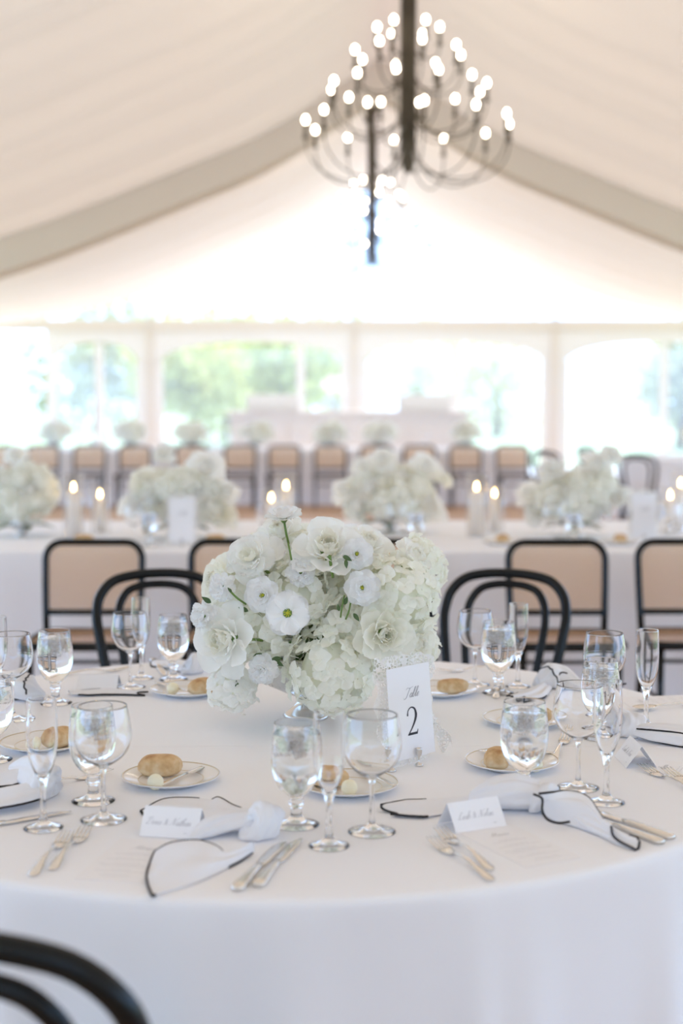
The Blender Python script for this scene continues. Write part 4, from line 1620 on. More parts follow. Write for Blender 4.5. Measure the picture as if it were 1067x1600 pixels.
def make_knife():
    r = empty('table_knife')
    MB().loft([(0.0, 0.0008, 0.0035, 0.0006, 0.006), (0.008, 0.005, 0.0035, 0.0008, 0.004), (0.03, 0.0092, 0.0035, 0.0010, 0.001), (0.08, 0.0096, 0.0035, 0.0012, 0.0), (0.112, 0.0085, 0.0035, 0.0015, 0.0), (0.122, 0.0050, 0.0036, 0.0025, 0)]).build('blade', M_['steel'], r)
    MB().loft([(0.118, 0.0048, 0.0042, 0.0030, 0), (0.13, 0.0058, 0.0045, 0.0040, 0), (0.17, 0.0078, 0.0048, 0.0044, 0), (0.21, 0.0105, 0.0048, 0.0046, 0), (0.225, 0.0105, 0.0046, 0.0044, 0), (0.231, 0.0075, 0.0045, 0.0035, 0)]).build('handle', M_['steel'], r)
    return r


def make_spoon():
    r = empty('spoon')

    def bowl(a, b):
        th, rr = a * 2 * PI, b
        x = 0.030 + 0.031 * rr * math.cos(th)
        y = 0.0195 * rr * math.sin(th) * (1 + 0.12 * math.cos(th) * -1)
        return (x, y, 0.0015 + 0.0075 * rr ** 2)
    o = MB().grid(bowl, 28, 6, closed_u=True).build('bowl', M_['steel'], r)
    sm = o.modifiers.new('thick', 'SOLIDIFY')
    sm.thickness = 0.0012
    MB().loft([(0.058, 0.0035, 0.0088, 0.0013, 0), (0.075, 0.0027, 0.0105, 0.0016, 0), (0.11, 0.0032, 0.011, 0.0016, 0), (0.155, 0.0068, 0.0055, 0.0013, 0), (0.178, 0.0088, 0.0028, 0.0012, 0), (0.187, 0.0045, 0.0024, 0.001, 0)]).build('handle', M_['steel'], r)
    return r


fork = Proto(make_fork())
knife = Proto(make_knife())
spoon = Proto(make_spoon())
FK, KN = 'forks on the front table', 'table knives on the front table'
zc = TOP + 0.0004
for (a, b, lb) in (((110, 1304), (47, 1374), 'silver fork at the lower left with its handle towards the table edge'),
                   ((141, 1294), (75, 1367), 'silver fork at the lower left lying against the wine glass foot'),
                   ((672, 1315), (772, 1380), 'golden-lit fork at front right, the lower of the pair'),
                   ((676, 1294), (779, 1370), 'golden-lit fork at front right, touching the place card'),
                   ((999, 1200), (1100, 1245), 'fork on the menu at the right edge, its whole tines showing'),
                   ((1041, 1208), (1130, 1250), 'fork cut off by the right edge beside the other'),
                   ((886, 1152), (866, 1188), 'fork standing out behind the napkin, pointing to the ice goblet'),
                   ((136, 1217), (70, 1232), 'fork between the left goblet foot and the knotted napkin'),
                   ((182, 1049), (112, 1055), 'fork lying crosswise before the leftmost cane chair'),
                   ((712, 1050), (765, 1046), 'fork near the back edge right of the number sign'),
                   ((780, 1068), (775, 1090), 'fork beside the foot of the heaped ice goblet')):
    lay(fork, a, b, zc, 0.2, lb, 'fork', FK)
for (a, b, lb) in (((441, 1319), (370, 1393), 'table knife in front of the napkin knot, nearer the napkin'),
                   ((466, 1313), (402, 1388), 'table knife in front of the napkin knot, nearer the flute'),
                   ((905, 1262), (1042, 1310), 'table knife with its handle past the napkin tip, upper one'),
                   ((890, 1266), (1030, 1319), 'table knife with its handle under the napkin tip, lower one'),
                   ((60, 1279), (-40, 1298), 'table knife at the left edge below the knotted napkin'),
                   ((262, 1060), (236, 1030), 'table knife before the left hoop-back chair, behind the flute')):
    lay(knife, a, b, zc, 0.23, lb, 'knife', KN)
for (a, b, lb) in (((1010, 1110), (1080, 1104), 'spoon at the right edge beside the lone flute'),
                   ((272, 1050), (250, 1026), 'spoon before the left hoop-back chair, beside the knife')):
    lay(spoon, a, b, zc, 0.187, lb, 'spoon', 'spoons on the front table')


# ------------------------------------------------------------------ napkins
def cloth_tail(root, path, widths, lift, folds, amp, seed, hem_sides=(0.35, 0.35), n=26, curl=0.0):
    """a flat, softly folded end of cloth running along path (world points); the black hem follows its free edges"""
    rnd = random.Random(seed)
    m = 22
    c = catmull([Vector((p[0], p[1], 0)) for p in path], m)
    wl = [(i / (len(widths) - 1), w) for i, w in enumerate(widths)]
    ll = [(i / (len(lift) - 1), w) for i, w in enumerate(lift)]
    ph = rnd.uniform(0, 6)
    O = root.location

    def fn(a, b):
        i = min(m, int(round(b * m)))
        t = (a - 0.5) * 2
        p = c[i]
        d = (c[min(m, i + 1)] - c[max(0, i - 1)]).normalized()
        nn = Vector((-d.y, d.x, 0))
        w = interp(wl, b) / 2
        fo = amp * (0.5 + 0.5 * math.sin(t * PI * folds + ph + 1.2 * b)) * (0.35 + 0.65 * b) * (1 - 0.35 * abs(t))
        q = p + nn * (t * w) + d * (0.012 * math.sin(t * 5 + ph) * b + 0.10 * w * t * curl)
        z = TOP + 0.0022 + interp(ll, b) * (1 - 0.75 * t * t) + fo
        return Vector((q.x, q.y, z)) - O
    o = MB().grid(fn, n, m).build('tail', M_['napkin'], root)
    s = o.modifiers.new('thick', 'SOLIDIFY')
    s.thickness = 0.0016
    s.offset = 0
    b0, b1 = 1 - hem_sides[0], 1 - hem_sides[1]
    pts = [fn(0, lerp(b0, 1, k / 14)) for k in range(14)] + [fn(k / n, 1.0) for k in range(n + 1)] + [fn(1, lerp(1, b1, k / 14)) for k in range(1, 15)]
    MB().tube(pts, 0.0021, 6).build('hem', M_['hem'], o)
    return o


def cloth_bundle(root, path, radii, seed, name='gathered_cloth', flat=0.8, hem=None):
    """cloth gathered into a thick roll with lengthwise creases"""
    rnd = random.Random(seed)
    ph = [rnd.uniform(0, 6) for _ in range(4)]
    m, n = 26, 40
    O = root.location
    c = catmull([Vector(p) for p in path], m)
    rl = [(i / (len(radii) - 1), w) for i, w in enumerate(radii)]

    def fn(a, b):
        i = min(m, int(round(b * m)))
        d = (c[min(m, i + 1)] - c[max(0, i - 1)]).normalized()
        side = Vector((-d.y, d.x, 0)).normalized()
        up = Vector((0, 0, 1))
        th = 2 * PI * a
        r = interp(rl, b)
        r *= 1 + 0.10 * math.sin(3 * th + ph[0] + 2 * b) + 0.06 * math.sin(5 * th + ph[1] - 3 * b) + 0.05 * math.sin(9 * th + ph[2] + 4 * b)
        q = c[i] + side * (r * math.cos(th)) + up * (r * flat * math.sin(th))
        q.z = max(TOP + 0.0025, q.z)
        return q - O
    mb = MB().grid(fn, n, m, closed_u=True)
    w = n
    mb.f.append(tuple(range(n - 1, -1, -1)))
    mb.f.append(tuple(m * w + k for k in range(n)))
    o = mb.build(name, M_['napkin'], root)
    if hem:
        for (a0, a1, b0, b1) in hem:
            pts = [fn(lerp(a0, a1, k / 16), lerp(b0, b1, k / 16)) for k in range(17)]
            MB().tube(pts, 0.0021, 6).build('hem', M_['hem'], o)
    return o


def knot(root, c, r, rz, seed):
    """one turn of cloth around the gathered middle, with soft creases"""
    rnd = random.Random(seed)
    ph = [rnd.uniform(0, 6) for _ in range(3)]
    R = Matrix.Translation(Vector(c) - root.location) @ Matrix.Rotation(rz, 4, 'Z')

    def fn(a, b):
        u, v = 2 * PI * a, 2 * PI * b
        mi = r * 0.52 * (1 + 0.15 * math.sin(3 * v + ph[0] + u) + 0.09 * math.sin(5 * v + ph[1] - 2 * u) + 0.05 * math.sin(9 * v + 3 * u))
        ma = r * (0.58 + 0.06 * math.sin(2 * u + ph[2]))
        x = mi * 1.35 * math.sin(v) + 0.25 * r * math.sin(u)
        y = (ma + mi * math.cos(v)) * math.cos(u)
        z = (ma + mi * math.cos(v)) * math.sin(u) * 0.82
        p = Vector((x, y, z))
        p.z = max(p.z, -(c[2] - TOP) + 0.002)
        return p
    mb = MB()
    nu, nv = 56, 44
    vs_ = [fn(i / nu, j / nv) for j in range(nv) for i in range(nu)]
    fs = [(j * nu + i, j * nu + (i + 1) % nu, ((j + 1) % nv) * nu + (i + 1) % nu, ((j + 1) % nv) * nu + i) for j in range(nv) for i in range(nu)]
    mb.add(vs_, fs, R)
    return mb.build('knot', M_['napkin'], root)


NG = 'knotted white napkins with black hems'


def napkin(u, v, label):
    p = P(u, v)
    r = empty('napkin', (p.x, p.y, TOP))
    tag(r, label, 'napkin', NG)
    return r, p


def px(u, v, dz=0.0):
    p = P(u, v)
    return (p.x, p.y, TOP + dz)


def pz(u, v, dz):
    return P(u, v, TOP + dz)


def cloth_patch(root, A, B, bulge, ripple, seed, hems=(), tip=0.0, n=24, m=36):
    """cloth between two long edges A and B (pixel u, v and lift), swelling between them; hems follow chosen edges"""
    rnd = random.Random(seed)
    ph = rnd.uniform(0, 6)
    O = root.location
    ca = catmull([pz(*q) for q in A], m)
    cb = catmull([pz(*q) for q in B], m)

    def fn(a, b):
        i = min(m, int(round(b * m)))
        p = ca[i].lerp(cb[i], a)
        k = math.sin(PI * a)
        fold = ripple * math.sin(a * PI * 3 + ph + 2.2 * b) * k
        if tip and b > 0.8:
            d = (ca[m] - ca[m - 4] + cb[m] - cb[m - 4]).normalized()
            p = p + d * tip * k * (b - 0.8) / 0.2
        p = Vector((p.x, p.y, max(TOP + 0.0022, p.z + bulge * k * math.sin(PI * min(1, 0.15 + b * 0.85)) + fold)))
        return p - O
    o = MB().grid(fn, n, m).build('tail', M_['napkin'], root)
    sm = o.modifiers.new('thick', 'SOLIDIFY')
    sm.thickness = 0.0016
    sm.offset = 0
    for h in hems:
        if h[0] == 'a' or h[0] == 'b':
            pts = [fn(0 if h[0] == 'a' else 1, lerp(h[1], h[2], k / 30)) for k in range(31)]
        elif h[0] == 'end':
            pts = [fn(k / n, 1) for k in range(n + 1)]
        else:
            pts = [pz(*q) - O for q in h[1:]]
            pts = catmull(pts, 24)
        MB().tube(pts, 0.0021, 6).build('hem', M_['hem'], o)
    return o


# front left napkin: knot, wide flared front tail, narrow back tail
r, p = napkin(408, 1305, 'knotted napkin with a wide black-hemmed tail at front left')
knot(r, px(408, 1308, 0.024), 0.034, 0.5, 1)
cloth_patch(r, [(394, 1318, 0.020), (372, 1330, 0.012), (352, 1333, 0.010), (338, 1322, 0.018), (308, 1313, 0.024), (268, 1317, 0.016), (242, 1330, 0.006)],
            [(398, 1330, 0.006), (362, 1354, 0.001), (320, 1375, 0.001), (280, 1389, 0.001), (238, 1401, 0.001)], 0.010, 0.004, 2,
            (('a', 0.08, 1.0), ('end',), ('b', 0.96, 1.0), ('b', 0.02, 0.28)), 0.012)
cloth_bundle(r, [px(400, 1302, 0.024), px(365, 1303, 0.022), px(325, 1308, 0.016), px(292, 1318, 0.006)], [0.020, 0.024, 0.022, 0.004], 3, 'upper_fold', 0.7)
cloth_patch(r, [(388, 1266, 0.020), (364, 1258, 0.016), (342, 1246, 0.012), (328, 1250, 0.006), (300, 1247, 0.004), (255, 1249, 0.003), (220, 1268, 0.001)],
            [(392, 1296, 0.014), (352, 1298, 0.006), (316, 1294, 0.001), (270, 1284, 0.001), (224, 1274, 0.001)], 0.006, 0.002, 4, (('a', 0.08, 0.48), ('a', 0.62, 1.0), ('end',)))
# front right napkin: thick roll, knot, long tail over the knives
r, p = napkin(845, 1262, 'large knotted napkin whose tail covers the knife blades at front right')
cloth_bundle(r, [px(735, 1262, 0.016), px(765, 1265, 0.027), px(805, 1266, 0.031), px(842, 1267, 0.026)], [0.014, 0.028, 0.034, 0.026], 5, 'gathered_cloth', 0.92)
knot(r, px(846, 1268, 0.024), 0.030, -0.3, 6)
cloth_bundle(r, [px(852, 1270, 0.016), px(895, 1281, 0.016), px(935, 1300, 0.010), px(972, 1318, 0.006)], [0.014, 0.022, 0.020, 0.006], 7, 'gathered_cloth', 0.66)
cloth_patch(r, [(842, 1240, 0.050), (862, 1238, 0.050), (892, 1236, 0.048), (920, 1247, 0.040), (943, 1280, 0.020), (970, 1300, 0.012), (996, 1309, 0.009)],
            [(846, 1269, 0.010), (870, 1284, 0.003), (905, 1294, 0.002), (930, 1303, 0.002), (960, 1317, 0.002), (992, 1328, 0.002)], 0.012, 0.004, 8,
            (('a', 0.0, 0.66), ('a', 0.93, 1.0), ('end',), ('path', (834, 1241, 0.052), (847, 1248, 0.050), (847, 1266, 0.028), (855, 1280, 0.014), (872, 1286, 0.009), (890, 1284, 0.014)), ('path', (955, 1291, 0.022), (957, 1304, 0.014), (967, 1314, 0.008), (990, 1326, 0.005))), 0.006)
cloth_tail(r, [px(745, 1262), px(700, 1262), px(650, 1266), px(606, 1268)], [0.035, 0.08, 0.11, 0.07], [0.016, 0.008, 0.003, 0], 1.2, 0.010, 8, (0.55, 0.35))
# right napkin
r, p = napkin(985, 1140, 'knotted napkin at the right edge with a straight black hem line')
knot(r, px(984, 1150, 0.022), 0.032, 0.2, 9)
cloth_bundle(r, [px(985, 1148, 0.022), px(965, 1138, 0.024), px(955, 1136, 0.018), px(946, 1134, 0.01)], [0.02, 0.028, 0.026, 0.012], 10, 'gathered_cloth', 0.9, [(0.1, 0.4, 0.3, 0.6)])
cloth_bundle(r, [px(988, 1152, 0.018), px(1025, 1158, 0.018), px(1070, 1164, 0.016), px(1130, 1172, 0.008)], [0.018, 0.03, 0.034, 0.012], 11, 'tail', 0.6, [(0.42, 0.36, 0.02, 0.95), (0.65, 0.6, 0.1, 0.95)])
# right back napkin: crumpled, many loops of hem
r, p = napkin(862, 1078, 'crumpled napkin with loops of black hem behind the right glasses')
cloth_bundle(r, [px(838, 1076, 0.012), px(858, 1074, 0.026), px(880, 1074, 0.022), px(910, 1080, 0.010)], [0.016, 0.036, 0.032, 0.010], 12, 'gathered_cloth', 0.9,
             [(0.1, 0.7, 0.15, 0.5), (0.9, 0.3, 0.3, 0.75), (0.62, 0.75, 0.2, 0.9)])
cloth_tail(r, [px(850, 1078), px(830, 1090), px(806, 1096)], [0.04, 0.07, 0.05], [0.012, 0.006, 0.0], 2.5, 0.012, 13, (0.6, 0.6))
cloth_tail(r, [px(890, 1078), px(925, 1072), px(958, 1068)], [0.04, 0.08, 0.07], [0.012, 0.006, 0.0], 1.5, 0.010, 14, (0.5, 0.8))
# tail that pokes out right behind the bread plate
# left napkin (its knot behind the flute)
r, p = napkin(68, 1238, 'knotted napkin behind the left front champagne flute')
knot(r, px(66, 1246, 0.024), 0.036, -0.2, 15)
cloth_bundle(r, [px(72, 1244, 0.024), px(60, 1228, 0.022), px(40, 1214, 0.012), px(20, 1205, 0.006)], [0.03, 0.034, 0.028, 0.01], 16, 'gathered_cloth', 0.9, [(0.9, 0.55, 0.05, 0.25)])
cloth_tail(r, [px(60, 1252), px(20, 1258), px(-40, 1264)], [0.06, 0.10, 0.12], [0.03, 0.02, 0.004], 1.5, 0.015, 17, (0.9, 0.9))
cloth_tail(r, [px(40, 1224), px(10, 1226), px(-30, 1232)], [0.05, 0.09, 0.08], [0.022, 0.014, 0.002], 1.5, 0.014, 18, (0.8, 0.8))
# left back napkin
r, p = napkin(36, 1096, 'crumpled napkin at the left edge with a flat black-bordered tail')
cloth_bundle(r, [px(10, 1092, 0.01), px(28, 1092, 0.026), px(48, 1094, 0.022), px(70, 1094, 0.008)], [0.016, 0.038, 0.034, 0.012], 19, 'gathered_cloth', 0.9, [(0.3, 0.75, 0.2, 0.45), (0.1, 0.5, 0.5, 0.7)])
cloth_tail(r, [px(108, 1087), px(135, 1085), px(175, 1083), px(222, 1086)], [0.03, 0.06, 0.07, 0.03], [0.01, 0.003, 0.001, 0], 1.0, 0.006, 20, (0.85, 0.75))
# napkin behind the flowers, left
r, p = napkin(300, 1052, 'white napkin half hidden by the left side of the flowers')
knot(r, px(303, 1052, 0.022), 0.032, 0.4, 21)
cloth_bundle(r, [px(300, 1054, 0.02), px(318, 1046, 0.022), px(345, 1040, 0.01)], [0.018, 0.03, 0.012], 22, 'gathered_cloth', 0.9)
cloth_tail(r, [px(296, 1052), px(275, 1042), px(250, 1038)], [0.04, 0.08, 0.09], [0.014, 0.008, 0.0], 1.5, 0.012, 23, (0.4, 0.4))

# ------------------------------------------------------------------ hand-lettered print: strokes of a pen
GLY = {
    'T': (0.75, [[(0.0, 0.82), (0.15, 0.98), (0.5, 0.93), (0.95, 1.05)], [(0.55, 0.95), (0.42, 0.5), (0.3, 0.05), (0.05, -0.12), (-0.1, 0.05)]]),
    'a': (0.42, [[(0.34, 0.36), (0.18, 0.42), (0.03, 0.2), (0.1, 0.02), (0.25, 0.08), (0.36, 0.4), (0.3, 0.08), (0.36, 0.0), (0.46, 0.1)]]),
    'b': (0.38, [[(0.0, 0.1), (0.2, 0.6), (0.26, 0.95), (0.14, 0.95), (0.06, 0.3), (0.1, 0.02), (0.26, 0.06), (0.3, 0.28), (0.42, 0.3)]]),
    'l': (0.28, [[(0.0, 0.1), (0.2, 0.6), (0.26, 0.95), (0.14, 0.95), (0.06, 0.3), (0.12, 0.02), (0.28, 0.1)]]),
    'e': (0.34, [[(0.02, 0.16), (0.2, 0.22), (0.26, 0.36), (0.14, 0.42), (0.04, 0.2), (0.12, 0.0), (0.34, 0.12)]]),
    'M': (0.95, [[(-0.05, 0.05), (0.05, 0.0), (0.25, 0.6), (0.34, 0.98), (0.36, 0.4), (0.36, 0.05), (0.55, 0.6), (0.7, 0.98), (0.68, 0.3), (0.78, 0.0), (0.95, 0.1)]]),
    'n': (0.48, [[(0.0, 0.3), (0.08, 0.4), (0.06, 0.0), (0.08, 0.2), (0.22, 0.42), (0.32, 0.34), (0.3, 0.08), (0.38, 0.0), (0.48, 0.1)]]),
    'u': (0.46, [[(0.0, 0.3), (0.06, 0.4), (0.04, 0.1), (0.14, 0.0), (0.3, 0.2), (0.34, 0.4), (0.32, 0.08), (0.38, 0.0), (0.46, 0.1)]]),
    'D': (0.8, [[(0.35, 0.95), (0.25, 0.4), (0.1, 0.05), (0.0, 0.12), (0.2, 0.02), (0.6, 0.15), (0.7, 0.6), (0.45, 0.98), (0.05, 0.9), (0.0, 0.7)]]),
    'N': (0.8, [[(-0.05, 0.05), (0.05, 0.0), (0.22, 0.6), (0.3, 0.98), (0.42, 0.4), (0.5, 0.02), (0.6, 0.6), (0.78, 1.0), (0.88, 0.95)]]),
    't': (0.3, [[(0.02, 0.1), (0.2, 0.6), (0.22, 0.75), (0.1, 0.2), (0.14, 0.0), (0.3, 0.1)], [(0.02, 0.5), (0.32, 0.54)]]),
    'h': (0.46, [[(0.0, 0.1), (0.2, 0.6), (0.26, 0.95), (0.14, 0.95), (0.04, 0.0), (0.1, 0.25), (0.24, 0.42), (0.32, 0.3), (0.3, 0.05), (0.46, 0.1)]]),
    'L': (0.7, [[(0.55, 0.8), (0.5, 0.98), (0.32, 0.85), (0.25, 0.4), (0.1, 0.08), (-0.05, 0.08), (0.2, 0.1), (0.45, 0.0), (0.7, 0.12)]]),
    'o': (0.38, [[(0.2, 0.42), (0.04, 0.22), (0.12, 0.0), (0.28, 0.12), (0.26, 0.38), (0.18, 0.42), (0.4, 0.34)]]),
    '&': (0.6, [[(0.5, 0.5), (0.3, 0.1), (0.1, 0.02), (0.05, 0.25), (0.3, 0.6), (0.28, 0.8), (0.15, 0.7), (0.3, 0.3), (0.55, 0.02)]]),
    ' ': (0.3, []),
}


def ribbon(mb, pts, w0, w1, z):
    """pen stroke: wide when going down, thin when going up"""
    n = len(pts)
    vs_, fs = [], []
    for i, p in enumerate(pts):
        d = (pts[min(n - 1, i + 1)] - pts[max(0, i - 1)])
        if d.length < 1e-9:
            d = Vector((1, 0, 0))
        d.normalize()
        w = lerp(w0, w1, max(0, -d.y)) / 2
        nn = Vector((-d.y, d.x, 0))
        vs_ += [(p.x + nn.x * w, p.y + nn.y * w, z), (p.x - nn.x * w, p.y - nn.y * w, z)]
    for i in range(n - 1):
        fs.append((2 * i, 2 * i + 1, 2 * i + 3, 2 * i + 2))
    mb.add(vs_, fs)


def write(mb, text, x, y, size, z, thin, thick, slant=0.45, center=True):
    total = sum(GLY[ch][0] for ch in text)
    cx = x - (total * size / 2 if center else 0)
    for ch in text:
        adv, strokes = GLY[ch]
        for s in strokes:
            pts = catmull([Vector((cx + (a + slant * b) * size, y + b * size, 0)) for a, b in s], len(s) * 5)
            ribbon(mb, pts, thin, thick, z)
        cx += adv * size


def fine_lines(mb, rows, w, z, seed, x0=0.0, thick=0.0009):
    """rows of tiny centred print, broken into words"""
    rnd = random.Random(seed)
    for (y, frac) in rows:
        L = w * frac
        x = x0 - L / 2
        while x < x0 + L / 2:
            ww = rnd.uniform(0.004, 0.010)
            n = max(3, int(ww / 0.0011))
            pts = [Vector((x + ww * i / n, y + 0.0007 * (1 if i % 2 else -1) * rnd.uniform(0.5, 1.2), 0)) for i in range(n + 1)]
            ribbon(mb, pts, thick * 0.7, thick, z)
            x += ww + 0.0025


# ------------------------------------------------------------------ place cards and menus
def place_card(base, rz, names, label, w=0.098, h=0.052, tilt=0.62, mark=True, ink='ink3'):
    """tent-folded card: two leaves leaning together"""
    r = empty('place_card', base, rz)
    tag(r, label, 'place card', 'folded white place cards')
    t = 0.0006
    hh = h * math.cos(tilt)
    dd = h * math.sin(tilt)
    # front leaf: bottom edge at y = -dd, top edge at the fold (y = 0, z = hh)
    Mf = Matrix.Translation((0, -dd, 0.0006)) @ Matrix.Rotation(PI / 2 - tilt, 4, 'X')
    Mb = Matrix.Translation((0, dd, 0.0006)) @ Matrix.Rotation(PI, 4, 'Z') @ Matrix.Rotation(PI / 2 - tilt, 4, 'X')
    f = MB().box((0, h / 2, 0), (w, h, t)).build('front_leaf', M_['card'], r, False, Mf)
    MB().box((0, h / 2, 0), (w, h, t)).build('rear_leaf', M_['card'], r, False, Mb)
    if names:
        mb = MB()
        write(mb, names, -0.004, h * 0.40, 0.0125, t / 2 + 0.00025, 0.00035, 0.0009)
        if mark:
            fine_lines(mb, [(h * 0.16, 0.07)], w, t / 2 + 0.00025, 3, w * 0.3)
        mb.build('lettering', M_[ink], f, False)
    return r


def card_between(a, b, names, label, **k):
    """front bottom edge of the card from pixel a to pixel b on the table"""
    pa, pb = P(*a), P(*b)
    m = (pa + pb) / 2
    d = pb - pa
    rz = math.atan2(d.y, d.x)
    tilt = k.get('tilt', 0.62)
    dd = k.get('h', 0.052) * math.sin(tilt)
    n = Vector((-math.sin(rz), math.cos(rz), 0))
    c = m + n * dd
    return place_card((c.x, c.y, TOP + 0.0005), rz, names, label, **k)


card_between((217, 1307), (308, 1313), 'Dena & Nathan', 'white place card propped against the front left napkin')
card_between((707, 1304), (797, 1290), 'Leah & Nolan', 'white place card above the golden-lit forks')
card_between((954, 1176), (985, 1208), 'Leah & Ann'.replace('A', 'N'), 'white place card tipped beside the right champagne flute', w=0.092)
card_between((110, 1080), (190, 1080), None, 'white place card behind the black-bordered napkin tail', w=0.10, tilt=0.9)
card_between((-30, 1168), (44, 1152), None, 'white place card at the left edge behind the goblet', w=0.10, tilt=0.95)

MENU_W, MENU_H = 0.105, 0.20
MENU_ROWS = [(0.128, 0.30), (0.121, 0.62), (0.103, 0.42), (0.096, 0.74), (0.080, 0.36), (0.073, 0.80), (0.066, 0.66), (0.050, 0.30), (0.043, 0.70), (0.028, 0.34), (0.021, 0.40)]


def menu(center, rz, label, seed):
    r = empty('menu_card', (center[0], center[1], TOP + 0.0003), rz)
    tag(r, label, 'menu', 'printed menu cards')
    MB().box((0, 0, 0.0003), (MENU_W, MENU_H, 0.0006)).build('sheet', M_['menu'], r, False)
    mb = MB()
    write(mb, 'Menu', 0, 0.150 - MENU_H / 2, 0.016, 0.00085, 0.0004, 0.0010)
    fine_lines(mb, [(y - MENU_H / 2, f) for y, f in MENU_ROWS], MENU_W, 0.00085, seed)
    mb.build('lettering', M_['ink3'], r, False)
    return r


def menu_by(a, b, label, seed, flip=1):
    """a, b: pixels of the two top corners (left, right)"""
    pa, pb = P(*a), P(*b)
    d = (pb - pa).normalized()
    n = Vector((-d.y, d.x, 0))
    c = (pa + pb) / 2 - n * (MENU_H / 2)
    menu((c.x, c.y), math.atan2(d.y, d.x), label, seed)


menu_by((718, 1300), (792, 1288), 'printed menu lying between forks and the big napkin, front right', 1)
menu_by((190, 1310), (285, 1316), 'printed menu half under the wide front left napkin tail', 2)
menu_by((989, 1207), (1013, 1184), 'printed menu under the forks at the right edge', 3)
menu_by((985, 1105), (960, 1090), 'blank-looking menu beside the lone champagne flute', 4)
menu_by((40, 1145), (-30, 1158), 'menu at the left edge under the place card', 5)

# ------------------------------------------------------------------ table number sign
def outline_two(mb, x, y, s, z):
    """old-style numeral 2: thin rise, swelling bowl, long thin diagonal, heavy foot"""
    pts = catmull([Vector(q) for q in ((0.04, 0.70, 0), (0.08, 0.88, 0), (0.24, 0.99, 0), (0.42, 0.92, 0), (0.48, 0.72, 0), (0.42, 0.52, 0), (0.26, 0.28, 0), (0.10, 0.10, 0), (0.02, 0.025, 0))], 60)
    ws = [(0, 0.070), (0.10, 0.045), (0.25, 0.040), (0.38, 0.075), (0.5, 0.115), (0.62, 0.100), (0.78, 0.055), (1, 0.04)]
    vs_, fs = [], []
    n = len(pts)
    for i, p in enumerate(pts):
        d = (pts[min(n - 1, i + 1)] - pts[max(0, i - 1)]).normalized()
        w = interp(ws, i / (n - 1)) / 2
        vs_ += [(x + (p.x - d.y * w) * s, y + (p.y + d.x * w) * s, z), (x + (p.x + d.y * w) * s, y + (p.y - d.x * w) * s, z)]
    for i in range(n - 1):
        fs.append((2 * i, 2 * i + 1, 2 * i + 3, 2 * i + 2))
    mb.add(vs_, fs)
    mb.add([(x + a * s, y + b * s, z) for a, b in ((0.0, 0.0), (0.50, 0.0), (0.55, 0.17), (0.52, 0.17), (0.47, 0.085), (0.06, 0.085), (0.0, 0.03))], [tuple(range(7))])


SW, SH = 0.120, 0.178
hb = P(652, 1196)
yaw = math.radians(44)
sign = empty('table_number', (hb.x, hb.y, TOP), yaw)
tag(sign, 'white table number 2 card on lace in a small silver holder', 'sign')
# local x runs along the card to the far right, -y is the printed face; the holder stands at x = 0
cx0, cz0 = -0.006, 0.017
lean = math.radians(6)
Mc = Matrix.Translation((cx0, 0.003, cz0)) @ Matrix.Rotation(PI / 2 - lean, 4, 'X')
card_o = MB().box((0, SH / 2, 0), (SW, SH, 0.0011)).build('card', M_['card'], sign, False, Mc)
mb = MB()
write(mb, 'Table', 0.004, SH * 0.655, 0.019, 0.0009, 0.0005, 0.0012)
mb.build('lettering', M_['ink'], card_o, False)
mb = MB()
outline_two(mb, -0.013, SH * 0.245, 0.054, 0.0009)
mb.build('numeral', M_['ink2'], card_o, False)
# little goblet-shaped card holders
HOLD = MB().lathe([(0, 0), (0.0085, 0), (0.0088, 0.0015), (0.006, 0.004), (0.0022, 0.007), (0.0016, 0.013), (0.0022, 0.017), (0.0050, 0.021), (0.0062, 0.026), (0.0060, 0.032), (0.0066, 0.0345), (0.0058, 0.0345), (0.0052, 0.028), (0.0035, 0.022), (0, 0.020)], 20).mesh('card_holder', M_['silver'])
link('card_holder', HOLD, sign, Matrix.Translation((0.0, -0.004, 0.0006)))
link('card_holder', HOLD, sign, Matrix.Translation((-0.068, 0.006, 0.0006)) @ Matrix.Scale(1.25, 4))


def lace_fn(a, b):
    t = (a - 0.5) * 2
    x = cx0 + t * (0.083 + 0.006 * math.sin(b * 24)) + 0.006 * math.sin(b * 7)
    z = 0.003 + (SH + 0.030) * b + 0.004 * abs(math.sin(a * 22)) * (1 if b > 0.9 else (-0.2 if b < 0.1 else 0))
    y = 0.014 + 0.006 * math.sin(t * 9 + b * 3) * abs(t) + z * math.tan(lean) + 0.006 * math.sin(b * 9 + t * 2)
    if t > 0.55:
        z *= 1 - 0.12 * (t - 0.55)
        y += 0.03 * (t - 0.55) * (1 - b)
    return (x, y, max(z, 0.002))


lc = MB().grid(lace_fn, 44, 50).build('lace', M_['lace'], sign)
lc['label'] = 'openwork white lace behind the card'


def lace_flap(a, b):
    x = 0.05 + 0.055 * b + 0.012 * a
    z = 0.105 - 0.070 * b - (0.035 + 0.02 * math.sin(b * 12)) * a
    return (x, 0.015 + 0.012 * math.sin(b * 5) + 0.01 * a, z)


MB().grid(lace_flap, 14, 20).build('lace', M_['lace'], sign)

# ------------------------------------------------------------------ things on the long middle table
HUR = MB().lathe([(0, 0), (0.055, 0), (0.055, 0.33), (0.0525, 0.33), (0.0525, 0.006), (0, 0.006)], 36).mesh('glass_cylinder', M_['thin'])
HUR2 = MB().lathe([(0, 0), (0.055, 0), (0.055, 0.255), (0.0525, 0.255), (0.0525, 0.006), (0, 0.006)], 36).mesh('glass_cylinder', M_['thin'])


